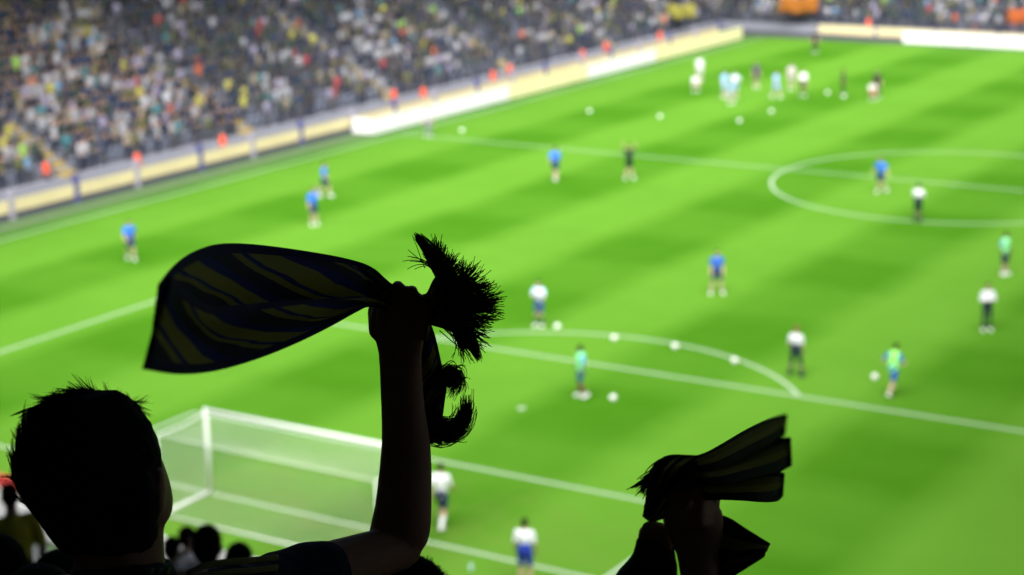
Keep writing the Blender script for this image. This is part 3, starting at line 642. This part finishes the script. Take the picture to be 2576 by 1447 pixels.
def tassels(roots, dirs, lens, n, d, curl=.0, jit=.25, r=.0014, dspread=.02, seg=6):
    # roots/dirs along the cloth edge in photo px; yarns with a random bend
    R_ = catmull([Vector((x, y, 0)) for x, y in roots], 60); Dr = catmull([Vector((x, y, 0)) for x, y in dirs], 60); Ln = catmull([Vector((l, 0, 0)) for l in lens], 60); out = []
    for i in range(n):
        if i % 9 == 0:                                     # nine yarns make one tassel
            k0 = rng.random()*60; ang0 = rng.normal(0, jit); bend0 = rng.normal(curl, .32); d_0 = rng.normal(0, dspread); ln0 = rng.uniform(.75, 1.12)
        k = int(max(0, min(59, k0+rng.normal(0, .8)))); p = R_[k]; d0 = Dr[k].copy(); d0.normalize(); ang = ang0+rng.normal(0, .06); L = Ln[k].x*ln0*rng.uniform(.72, 1.05); bend = bend0+rng.normal(0, .3); dd = d+d_0; ddv = rng.normal(0, .02)
        pts = []; x, y = p.x-d0.x*8+rng.normal(0, 3), p.y-d0.y*8+rng.normal(0, 3); a = math.atan2(d0.y, d0.x)+ang
        for q in range(seg+1):
            pts.append(P(x, y, dd+ddv*q/seg)); x += math.cos(a)*L/seg; y += math.sin(a)*L/seg; a += bend/seg
        out.append(pts)
    return tubes_mesh(out, r, r*.55, 4)
def guided(path, n, spread0, spread1, d, r=.0014, short=.3, dspread=.012):
    out = []
    for i in range(n):
        ox, oy = rng.normal(0, 1), rng.normal(0, 1); e = 1-rng.random()*short; c = catmull([Vector((x, y, 0)) for x, y in path], 9); dd = d+rng.normal(0, dspread); pts = []
        for k in range(9):
            t_ = k/8*e*(len(c)-1); i0 = min(int(t_), 7); q = c[i0].lerp(c[i0+1], t_-i0); s = spread0+(spread1-spread0)*k/8; pts.append(P(q.x+ox*s, q.y+oy*s, dd))
        out.append(pts)
    return tubes_mesh(out, r, r*.5, 4)
def xs(rows, d, flat, shift=0.):                          # limb sections from left and right outline at photo height y
    out = []
    for row in rows:
        y, xl, xr = row[:3]; dd = (d(y) if callable(d) else d)+(row[4] if len(row) > 4 else 0); f_ = row[3] if len(row) > 3 else flat
        hw = (xr-xl)/2/FPX*dd; out.append((P((xl+xr)/2, y, dd), RT*hw, FW*(hw*f_ if f_ < 3 else f_-10)))
    return out
def hairs(outline, n, length, d0, root, center, jit=.5, r=.0006, swirl=.8):
    pass

# --- main fan
HD = 2.5
mf = empty('person', (29.5, -37.35, tread(-37.35)))
base = Vector(mf.location); DOWN = Vector((0, 0, -1)); FH = Vector((FW.x, FW.y, 0)).normalized(); RH = Vector((RT.x, RT.y, 0)).normalized()
bm = bmesh.new()
headrows = [(1003, 195, 300, 1.0), (1016, 165, 326, 1.05), (1036, 132, 346, 1.05), (1064, 100, 364, 1.05), (1100, 77, 384, 1.05), (1140, 66, 398, 1.05), (1180, 62, 413, 1.05), (1220, 66, 426, 1.05), (1258, 78, 433, 1.05),
            (1290, 95, 431, 1.0), (1308, 106, 423, .95), (1324, 118, 412, .9), (1345, 134, 410, .9), (1380, 165, 411, 1.0), (1410, 190, 413, 1.05), (1450, 190, 425, 1.05), (1480, 180, 440, 1.05)]
slices(bm, xs(headrows, HD, 1.0), 40)
hc = P(250, 1180, HD); ang = math.radians(10); fdir = FW*math.cos(ang)+RT*math.sin(ang); sdir_ = RT*math.cos(ang)-FW*math.sin(ang)
ell(bm, hc+fdir*.05-UP*.035, sdir_*.06, fdir*.06, UP*.08); cap(bm, hc+fdir*.095-UP*.01, hc+fdir*.122-UP*.045, .011, .016)      # face, nose
ell(bm, hc+fdir*.085-UP*.105, sdir_*.03, fdir*.025, UP*.02); ell(bm, hc+fdir*.098-UP*.08, sdir_*.026, fdir*.012, UP*.01); ell(bm, hc+fdir*.088+UP*.012, sdir_*.055, fdir*.02, UP*.014)
ell(bm, P(402, 1238, HD-.03), RT*.008+FW*.006, FW*.019-RT*.004, UP*.033); ell(bm, P(100, 1230, HD+.03), RT*.012, FW*.018, UP*.032)   # ears
# arm and hand
AD = 2.8
armrows = [(742, 948, 1078, .36), (760, 940, 1079, .38), (785, 935, 1079, .4), (812, 934, 1078, .45), (838, 938, 1072, .52), (862, 946, 1066, .62), (890, 952, 1061, .72), (930, 955, 1061, .8), (985, 957, 1065, .85), (1030, 959, 1069, .9), (1072, 960, 1076, .92), (1116, 960, 1083, .95), (1174, 955, 1086, .98), (1230, 949, 1086, .98), (1274, 943, 1086, .95), (1312, 934, 1085, .9), (1340, 928, 1082, .85), (1366, 925, 1075, .8), (1388, 930, 1060, .7), (1400, 950, 1040, .5)]
slices(bm, xs(armrows, AD, .9), 28)
pxm = AD/FPX
for k, (xc, top) in enumerate(((963, 722), (1000, 703), (1035, 713), (1066, 736))):
    r_ = .0098-.0008*abs(k-1)
    a0, a1, a2, a3 = P(xc, 800, AD-.022), P(xc, top+24, AD-.016), P(xc+1, top+19, AD+.026), P(xc, 792, AD+.03)
    cap(bm, P(xc-2+k, 850, AD-.022), a0, .0065, .0092, 8); cap(bm, a0, a1, .009, r_+.0014, 10); cap(bm, a1, a2, r_+.0012, r_, 10); cap(bm, a2, a3, r_, r_*.85, 10)
cap(bm, P(952, 832, AD), P(944, 782, AD+.022), .015, .012, 10); cap(bm, P(944, 782, AD+.022), P(985, 760, AD+.042), .011, .0095, 10)     # thumb folded round the front
# upper arm to the shoulder, torso, legs
shR_, elR_ = P(590, 1530, 2.56), P(1005, 1376, AD-.0)
cap(bm, elR_, P(800, 1440, 2.69), .034, .040); cap(bm, P(800, 1440, 2.69), shR_, .04, .05)
nb = P(305, 1440, HD)
chest = nb+DOWN*.2+FH*.0; pel = nb+DOWN*.56-FH*.03
shL_ = nb-RH*.2+DOWN*.07; elL_ = shL_+DOWN*.29-RH*.05; wrL_ = elL_+DOWN*.2+FH*.14+RH*.03
cap(bm, nb+DOWN*.06, shR_, .06, .055); cap(bm, nb+DOWN*.06, shL_, .06, .055); cap(bm, nb+DOWN*.05, chest, .07, .14, 14, .7, FH); cap(bm, chest, pel, .15, .15, 14, .65, FH)
cap(bm, shL_, elL_, .05, .042); cap(bm, elL_, wrL_, .042, .03); cap(bm, wrL_, wrL_+FH*.05+DOWN*.05, .03, .028)
for k in range(4): cap(bm, wrL_+FH*(.06)+DOWN*.06+RH*((k-1.5)*.018), wrL_+FH*.09+DOWN*.12+RH*((k-1.5)*.018), .01, .008, 8)
cap(bm, wrL_+RH*.03+FH*.04, wrL_+RH*.05+FH*.08+DOWN*.03, .011, .009, 8)
footz = base.z+.0
for s in (-1, 1):
    hp = pel+RH*(.09*s); kn = Vector((hp.x, hp.y, 0))+FH*.03+RH*(.03*s); kn.z = footz+.5; an = kn-FH*.04; an.z = footz+.09
    cap(bm, hp, kn, .09, .058); cap(bm, kn, an, .056, .04); cap(bm, an-FH*.03+DOWN*.04, an+FH*.15+DOWN*.05, .042, .036)
mfb = link('body', union(bm, .004, 2, .5), fskin, mf, True)
for s in (-1, 1):
    bm = bmesh.new(); e = hc+fdir*.094-UP*.012+sdir_*(.031*s); ell(bm, e, RT*.011, FW*.011, UP*.011, 10); link('eye', bm_mesh(bm, smooth=True), M['goal'], mf, True)
bm = bmesh.new()                                           # jacket
cap(bm, P(806, 1443, 2.692), P(700, 1482, 2.63), .0495, .050, 18); cap(bm, P(700, 1482, 2.63), shR_, .05, .063, 18); cap(bm, shR_, nb+DOWN*.1+RH*.05, .063, .06, 18)
cap(bm, nb+DOWN*.09-RH*.01, shL_, .075, .066, 18); cap(bm, shL_, elL_, .066, .058); cap(bm, elL_, elL_.lerp(wrL_, .9), .057, .046); cap(bm, nb+DOWN*.1, chest, .1, .17, 18, .75, FH); cap(bm, chest, pel, .175, .175, 18, .7, FH)
slices(bm, xs([(1412, 196, 424, 1.15), (1425, 186, 432, 1.15), (1470, 170, 450, 1.15), (1520, 150, 470, 1.1)], HD, 1.1), 32)
jk = link('jacket', union(bm, .006, 2), jacket, mf, True)
tx = bpy.data.textures.new('folds', 'CLOUDS'); tx.noise_scale = .07
dm = jk.modifiers.new('folds', 'DISPLACE'); dm.texture = tx; dm.strength = .016; dm.mid_level = .55
for k, off in enumerate((0, 26)):
    bm = bmesh.new(); pts = catmull([P(470, 1444+off*.5, 2.46), P(520, 1423+off, 2.475), P(580, 1413+off, 2.50), P(640, 1409+off, 2.535), P(700, 1402+off, 2.575)], 14); rows = []
    for p in pts: rows.append([p+UP*(.0045*math.cos(q))+FW*(.004*math.sin(q)) for q in [i*math.pi/3 for i in range(6)]])
    rings(bm, rows); link('shoulder_stripe', bm_mesh(bm, smooth=True), stripeM, jk, True)
for k in range(3):
    bm = bmesh.new(); tube(bm, [P(372+k*22, 1452, HD-.075), P(385+k*20, 1432-k*2, HD-.062)], .003, .003, 6); link('collar_stripe', bm_mesh(bm, smooth=True), stripeM, jk, True)
# trousers and shoes
bm = bmesh.new(); cap(bm, pel+UP*.02, pel+DOWN*.08, .165, .16, 16, .75, FH)
for s in (-1, 1):
    hp = pel+RH*(.09*s); kn = Vector((hp.x, hp.y, 0))+FH*.03+RH*(.03*s); kn.z = footz+.5; an = kn-FH*.04; an.z = footz+.1
    cap(bm, hp, kn, .105, .075); cap(bm, kn, an, .073, .06)
link('trousers', union(bm, .012, 2), cloth((.02, .025, .04)), mf, True)
for s in (-1, 1):
    an = pel+RH*(.12*s); an.z = footz+.05; bm = bmesh.new(); cap(bm, an-FH*.04, an+FH*.17+DOWN*.003, .05, .045); link('shoe', bm_mesh(bm, smooth=True), cloth((.03, .03, .03)), mf, True)
# hair: scalp cap and strands combed up and back
bm = bmesh.new()
slices(bm, xs([(985, 205, 300, .9), (996, 172, 318, 1.0), (1012, 146, 334, 1.0), (1036, 116, 354, 1.03), (1064, 88, 372, 1.05), (1100, 64, 389, 1.06), (1140, 52, 401, 1.07), (1180, 48, 405, 1.07), (1220, 54, 399, 1.12), (1258, 68, 397, 1.16), (1290, 90, 396, 1.18), (1325, 110, 398, 1.2), (1362, 140, 396, 1.2), (1385, 165, 380, 1.15)], HD-.019, 1.0), 40)
ell(bm, P(346, 1262, HD-.06), RT*.027, FW*.045, UP*.05); ell(bm, P(336, 1322, HD-.055), RT*.03, FW*.042, UP*.034)
hair = link('hair', union(bm, .005, 3), HAIRM, mf, True)
tx2 = bpy.data.textures.new('locks', 'CLOUDS'); tx2.noise_scale = .034
dm = hair.modifiers.new('locks', 'DISPLACE'); dm.texture = tx2; dm.strength = .011
paths = []
cen = P(215, 1170, HD-.01); sx_, sy_, sz_ = 170/FPX*HD, 178/FPX*HD, .098
def scalp(theta, phi):
    n_ = (RT*(math.cos(phi)*math.cos(theta)/sx_)+UP*(math.sin(phi)/sy_)+FW*(math.cos(phi)*math.sin(theta)/sz_)).normalized()
    return cen+RT*(sx_*math.cos(phi)*math.cos(theta))+UP*(sy_*math.sin(phi))+FW*(sz_*math.cos(phi)*math.sin(theta)), n_
for i in range(1800):                                       # locks: strands that run together to a common tip
    th = rng.uniform(-math.pi, math.pi); ph = math.asin(rng.uniform(-.62, 1.0)); lx = math.cos(ph)*math.cos(th); top = math.sin(ph)
    if lx > .6 and top < .6: continue
    if top < -.2 and lx > -.2: continue
    p0, n0 = scalp(th, ph)
    sweep = UP*(.9 if top < .75 else .35)-RT*(.75 if lx < .35 else -.75)+Vector(rng.normal(0, .3, 3))
    tg = (sweep-n0*sweep.dot(n0)).normalized(); lift = rng.uniform(.15, .5)+(.22 if top > .7 else 0); L = rng.uniform(.02, .038)*(1.3 if lx < -.4 else 1.)*(1.25 if top > .75 else 1)
    cv = Vector(rng.normal(0, .45, 3))-n0*rng.uniform(.5, 1.5)
    for k in range(16):
        o_ = Vector(rng.normal(0, .0042, 3)); o_ -= n0*o_.dot(n0); p = p0+o_-n0*.005; dirn = (tg+n0*lift).normalized(); pts = [p]; tip = rng.uniform(.75, 1.1)
        for q in range(5):
            pts.append(pts[-1]+dirn*(L*tip/5)-o_*.09); dirn = (dirn+cv*.22).normalized()
        paths.append(pts)
o = link('hair_strands', tubes_mesh(paths,   .0005, .00012, 3), HAIRM, hair, True); o['kind'] = 'stuff'
tag(mf, 'dark haired fan seen from behind at left, raising one bare arm with a scarf', 'person')

# --- the scarf in his hand
s1o = empty('scarf', P(1000, 760, AD)); tag(s1o, 'navy and yellow striped fringed scarf waved in the raised hand at left', 'scarf')
top = [(1078, 752), (1000, 728), (941, 676), (876, 652), (766, 632), (635, 616), (548, 615), (487, 633), (440, 668), (402, 716)]
bot = [(1078, 782), (1000, 780), (937, 768), (898, 778), (800, 800), (700, 815), (610, 820), (530, 830), (455, 838), (386, 838)]
dep = lambda u: AD+.012-max(0, u-.1)**1.3*1.25
add_cloth('back_fold', cloth_sheet(top, bot, 60, 40, lambda u: dep(u)+.03*min(1, u*6), .034, 1.3, .6), sc1, s1o)
top2 = [(1070, 762), (1000, 762), (937, 752), (898, 748), (800, 756), (723, 758), (620, 768), (530, 772), (470, 735), (424, 696)]
bot2 = [(1070, 786), (1000, 786), (937, 770), (898, 782), (820, 826), (740, 866), (640, 906), (540, 934), (450, 942), (362, 930)]
add_cloth('front_fold', cloth_sheet(top2, bot2, 60, 40, lambda u: dep(u)-.012*min(1, u*6), .026, 1.1, 2.6), sc1, s1o)
top3 = [(1000, 725), (950, 690), (900, 664), (850, 648), (790, 640), (740, 640)]
bot3 = [(1000, 745), (950, 722), (900, 700), (850, 680), (800, 664), (745, 652)]
add_cloth('upper_roll', cloth_sheet(top3, bot3, 24, 12, lambda u: AD-.01-u*.25, .012, .5, 0), sc1, s1o)
# short end with fringe
topE = [(1050, 745), (1076, 735), (1096, 700), (1130, 676)]; botE = [(1050, 800), (1080, 815), (1120, 826), (1164, 846)]
me = cloth_sheet(topE, botE, 24, 30, lambda u: AD-.005-.03*u, .016, 1.6, 1.0); se = add_cloth('short_end', me, sc1, s1o)
E_ = [(1098, 672), (1108, 700), (1122, 728), (1134, 756), (1142, 790), (1142, 830)]
o = link('fringe', tassels(E_, [(-.55, -.85), (.1, -1), (.62, -.8), (.9, -.45), (1, .05), (.75, .7)], [92, 80, 92, 122, 128, 100], 1000, AD-.03, 0, .2, .0009), yarn, se, True); o['kind'] = 'stuff'
o = link('fringe', guided([(1118, 688), (1094, 655), (1072, 622), (1046, 592)], 260, 13, 5, AD-.02, .0009), yarn, se, True); o['kind'] = 'stuff'
o = link('fringe', guided([(1140, 800), (1170, 840), (1190, 870), (1206, 905)], 160, 14, 5, AD-.02, .0009), yarn, se, True); o['kind'] = 'stuff'
topH = [(1030, 790), (1030, 850), (1034, 920), (1040, 980), (1048, 1040), (1058, 1080)]; botH = [(1076, 800), (1094, 850), (1110, 920), (1121, 966), (1115, 1020), (1108, 1080)]
he = add_cloth('hanging_end', cloth_sheet(topH, botH, 30, 16, lambda u: AD+.045+.02*u, .012, 1.0, .5, False), sc1, s1o)
o = link('fringe', guided([(1106, 960), (1126, 940), (1142, 940), (1150, 962), (1136, 992)], 330, 10, 12, AD+.06, .0009, .6), yarn, he, True); o['kind'] = 'stuff'
o = link('fringe', guided([(1078, 1040), (1084, 1078), (1118, 1088), (1152, 1074), (1172, 1040), (1172, 1000)], 600, 13, 12, AD+.05, .0009, .6), yarn, he, True); o['kind'] = 'stuff'

# --- second fan, lower right: two raised hands
FD = 3.2
f2 = empty('person', P(1700, 2300, FD)); f2.location.z = tread(f2.location.y)
bm = bmesh.new()
slices(bm, xs([(1232, 1690, 1770, .6), (1246, 1672, 1790, .6), (1265, 1666, 1800, .6), (1286, 1664, 1817, .6), (1316, 1668, 1821, .6), (1345, 1680, 1817, .65), (1368, 1690, 1812, .75), (1395, 1702, 1806, .85), (1446, 1711, 1808, .9), (1520, 1712, 1822, .95), (1620, 1712, 1850, .95), (1700, 1716, 1850, .9), (1760, 1722, 1830, .8)], FD, .8), 28)
for k, yk in enumerate((1243, 1266, 1290, 1314)):
    cap(bm, P(1800-4*k, yk, FD-.01), P(1760, yk-2, FD-.046), .0115, .0115, 10); cap(bm, P(1760, yk-2, FD-.046), P(1702, yk+4, FD-.044), .0112, .0098, 10); cap(bm, P(1702, yk+4, FD-.044), P(1680, yk+8, FD-.015), .0098, .0085, 10)
cap(bm, P(1690, 1330, FD-.02), P(1700, 1290, FD-.05), .014, .012, 10); cap(bm, P(1700, 1290, FD-.05), P(1728, 1262, FD-.062), .0115, .01, 10)
L2 = FD+.06
slices(bm, xs([(1319, 1626, 1655, .7), (1330, 1608, 1676, .7), (1356, 1604, 1688, .75), (1392, 1592, 1694, .85), (1420, 1580, 1700, .9), (1470, 1560, 1690, .9), (1560, 1540, 1680, .9), (1700, 1530, 1675, .9), (1760, 1540, 1660, .8)], L2, .8), 28)
for k in range(4): cap(bm, P(1622+k*14, 1345, L2-.03), P(1628+k*12, 1322+abs(k-1)*3, L2-.026), .0105, .0095, 8); cap(bm, P(1628+k*12, 1322+abs(k-1)*3, L2-.026), P(1632+k*11, 1330, L2+.01), .0095, .009, 8)
cap(bm, P(1676, 1372, L2-.02), P(1668, 1336, L2-.034), .012, .0095, 8)
h2 = P(1690, 2060, FD+.12); nb2 = h2+DOWN*.22
sR, sL = nb2+RH*.18+DOWN*.03, nb2-RH*.18+DOWN*.03
cap(bm, P(1778, 1740, FD), sR, .045, .055); cap(bm, P(1598, 1740, L2), sL, .045, .055)
c2, p2 = nb2+DOWN*.2, nb2+DOWN*.5
cap(bm, nb2, c2, .06, .15, 14, .7, FH); cap(bm, c2, p2, .15, .15, 14, .65, FH); cap(bm, nb2+DOWN*.05, sR, .06, .055); cap(bm, nb2+DOWN*.05, sL, .06, .055); cap(bm, h2+DOWN*.05, nb2, .055, .06)
ell(bm, h2+UP*.02, RH*.077, FH*.096, Vector((0, 0, .1))); ell(bm, h2+DOWN*.05+FH*.02, RH*.06, FH*.07, Vector((0, 0, .075))); cap(bm, h2+FH*.09, h2+FH*.115+DOWN*.04, .011, .016)
fz = f2.location.z
for s in (-1, 1):
    hp = p2+RH*(.09*s); kn = Vector((hp.x, hp.y, fz+.5))+FH*.02; an = Vector((hp.x, hp.y, fz+.09)); cap(bm, hp, kn, .09, .058); cap(bm, kn, an, .056, .04); cap(bm, an-FH*.03+DOWN*.04, an+FH*.15+DOWN*.05, .042, .036)
link('body', union(bm, .0045, 3), fskin, f2, True)
bm = bmesh.new(); slices(bm, xs([(1350, 1600, 1694, .9), (1360, 1598, 1697, .95), (1392, 1586, 1702, .95), (1420, 1564, 1706, .95), (1450, 1543, 1706, .95), (1560, 1528, 1692, .95), (1700, 1520, 1688, .95), (1760, 1530, 1680, .9)], L2, .9), 28)
cap(bm, P(1600, 1750, L2), sL, .055, .066); cap(bm, P(1778, 1800, FD), sR, .055, .066); cap(bm, nb2+DOWN*.03, c2, .08, .17, 16, .75, FH); cap(bm, c2, p2, .17, .17, 16, .7, FH); cap(bm, nb2+DOWN*.06, sL, .075, .066); cap(bm, nb2+DOWN*.06, sR, .075, .066)
jk2 = link('jacket', union(bm, .006, 2), jacket, f2, True); dm = jk2.modifiers.new('folds', 'DISPLACE'); dm.texture = tx; dm.strength = .012; dm.mid_level = .55
bm = bmesh.new(); ell(bm, h2+UP*.035-FH*.012, RH*.084, FH*.1, Vector((0, 0, .096))); link('hair', union(bm, .01, 2), HAIRM, f2, True)
bm = bmesh.new()
for s in (-1, 1):
    hp = p2+RH*(.09*s); kn = Vector((hp.x, hp.y, fz+.5))+FH*.02; an = Vector((hp.x, hp.y, fz+.1)); cap(bm, hp, kn, .105, .075); cap(bm, kn, an, .073, .06)
link('trousers', union(bm, .012, 2), cloth((.02, .025, .04)), f2, True)
tag(f2, 'fan at lower right of whom only two raised hands gripping a scarf show', 'person')
# ring on a finger
bm = bmesh.new(); rc = P(1789, 1246, FD-.026); ax_ = (P(1800, 1246, FD-.01)-P(1760, 1246, FD-.046)).normalized(); x_, y_ = frame(ax_)
rings(bm, [[rc+(x_*math.cos(a_)+y_*math.sin(a_))*(.0125+.0012*math.cos(q))+ax_*(.0022*math.sin(q)) for q in [i*math.pi/3 for i in range(6)]] for a_ in [k*math.pi/10 for k in range(21)]], caps=False)
tag(link('finger_ring', bm_mesh(bm, smooth=True), mat('silver', (.7, .7, .72), .25, .05, metal=1.)), 'small silver ring on the fist at lower right', 'ring')
s2o = empty('scarf', P(1720, 1240, FD)); tag(s2o, 'black and gold striped fringed scarf held by two hands at lower right', 'scarf')
gp = add_cloth('gathered_part', cloth_sheet([(1636, 1185), (1660, 1158), (1690, 1145), (1740, 1145), (1790, 1150)], [(1616, 1300), (1640, 1312), (1680, 1300), (1730, 1285), (1790, 1262)], 34, 34, lambda u: FD-.02, .016, 2.2, .4, False), sc2, s2o)
sc3 = stripes_mat('scarf bars three', 1.0, 0, [(0, BK)]); 
def swap_uv(me):
    for l in me.uv_layers[0].data: l.uv = (l.uv[1], l.uv[0])
sc4 = stripes_mat('scarf bars four', 1.0, .0, [(0, BK), (.22, (.4, .33, .05)), (.45, (.55, .47, .06)), (.68, BK)])
for tp_, bt_, dz_, ph_ in (([(1735, 1150), (1775, 1138), (1824, 1112), (1880, 1080), (1935, 1054), (1976, 1042)], [(1735, 1190), (1790, 1182), (1840, 1166), (1890, 1142), (1940, 1118), (1970, 1096)], 1.55, .3),
                           ([(1735, 1170), (1790, 1166), (1840, 1150), (1890, 1128), (1945, 1108), (1985, 1100)], [(1735, 1222), (1790, 1220), (1845, 1214), (1900, 1204), (1950, 1192), (1988, 1172)], 1.35, 1.4),
                           ([(1735, 1205), (1790, 1206), (1845, 1198), (1900, 1190), (1945, 1184), (1970, 1190)], [(1735, 1262), (1799, 1258), (1869, 1259), (1918, 1263), (1950, 1262), (1966, 1248)], 1.15, 2.2)):
    me = cloth_sheet(tp_, bt_, 40, 18, lambda u: FD+.01-dz_*u**1.5, .016, .9, ph_); swap_uv(me); add_cloth('waved_fold', me, sc4, s2o)
me = cloth_sheet([(1750, 1290), (1821, 1298), (1880, 1332), (1937, 1368)], [(1750, 1500), (1800, 1480), (1850, 1446), (1921, 1400)], 24, 20, lambda u: FD+.06-.1*u, .012, 1.0, .3); swap_uv(me)
add_cloth('lower_end', me, stripes_mat('scarf bars five', 1.0, 0, [(0, BK), (.3, YE), (.5, BK), (.7, (.25, .2, .04)), (.8, BK)]), s2o)
o = link('fringe', tassels([(1660, 1160), (1640, 1190), (1632, 1230), (1628, 1262), (1650, 1270)], [(-.9, .3), (-.9, .5), (-.6, .8), (-.35, 1), (-.3, 1)], [44, 52, 48, 56, 52], 90, FD-.03, -.4, .18, .0014), yarn, gp, True); o['kind'] = 'stuff'
o = link('fringe', guided([(1660, 1185), (1630, 1203), (1604, 1218), (1574, 1235)], 9, 7, 2, FD-.03, .0014, .4), yarn, gp, True); o['kind'] = 'stuff'

# --- other heads near the bottom edge
def head_person(label, px, py, d, h, shirt, pose='stand', yaw=0., hairn=0, skin=1, group=None, **k):
    tp = P(px, py, d); fl = tread(tp.y); hh = (tp.z-fl)/1.01
    if not 1.5 < hh < 2.0: print('HEIGHT', label, round(hh, 2), 'at', tp)
    hh = max(1.5, min(2.0, hh)); z0 = tp.z-hh*1.01
    o = person(label, 'person', (tp.x, tp.y, max(z0, fl)+.0), YAW*-1+yaw, hh, pose, skin=skin, shirt=shirt, shorts=(.02, .025, .04), long=True, shoes=(.03, .03, .03), group=group, vox=.012, **k)
    if hairn:
        ps = []; s = hh/1.8; c0 = Vector((0, .01, 1.7))*s
        for i in range(hairn):
            a_, e_ = rng.uniform(0, 2*math.pi), math.asin(rng.uniform(-.1, 1)); n_ = Vector((math.cos(e_)*math.cos(a_), math.cos(e_)*math.sin(a_), math.sin(e_)))
            p0 = c0+Vector((n_.x*.084, n_.y*.1, n_.z*.092))*s; dn = (n_+Vector(rng.normal(0, .5, 3))).normalized(); pts = [p0]
            L = rng.uniform(.006, .016)
            for q in range(4): pts.append(pts[-1]+dn*L/4); dn = (dn+Vector(rng.normal(0, .35, 3))).normalized()
            ps.append(pts)
        q = link('hair_strands', tubes_mesh(ps, .0012, .0004, 3), HAIRM, next(c for c in o.children if c.name.startswith('hair'))); q['kind'] = 'stuff'
    return o
head_person('dark bushy head at the bottom centre, in front of the raised elbow', 1020, 1390, 3.25, 0, (.015, .017, .025), hairn=2600)
head_person('dark round head at the bottom left corner', 80, 1412, 3.4, 0, (.015, .017, .025), hairn=500)
head_person('dark headed fan at the left frame edge, half out of the photo', -34, 1336, 4.6, 0, (.015, .015, .02), hairn=300, yaw=-.3)
head_person('fan in yellow jersey beside the big dark head at left', 22, 1212, 16, 0, (.55, .47, .03), hairn=100, yaw=.4)
head_person('dark clothed fan below the yellow jersey at left', 140, 1376, 4.6, 0, (.02, .02, .02), hairn=200)
head_person('dark haired man in navy shirt below the goal net', 516, 1316, 10.2, 0, (.012, .03, .08), hairn=300, group='small spectators below the goal')
head_person('small dark head below the goal net, right of the man in navy', 597, 1360, 11.0, 0, (.015, .02, .03), hairn=200, group='small spectators below the goal')
head_person('spectator in white shirt below the left goal post', 464, 1320, 17.5, 0, (.75, .73, .82), pose='clap', yaw=-.7, hairn=100, skin=0, sleeves='long', group='small spectators below the goal')
head_person('pale topped spectator low behind the dark head and the goal', 428, 1352, 15.2, 0, (.72, .7, .8), pose='clap', yaw=-.3, hairn=100, skin=0, group='small spectators below the goal')
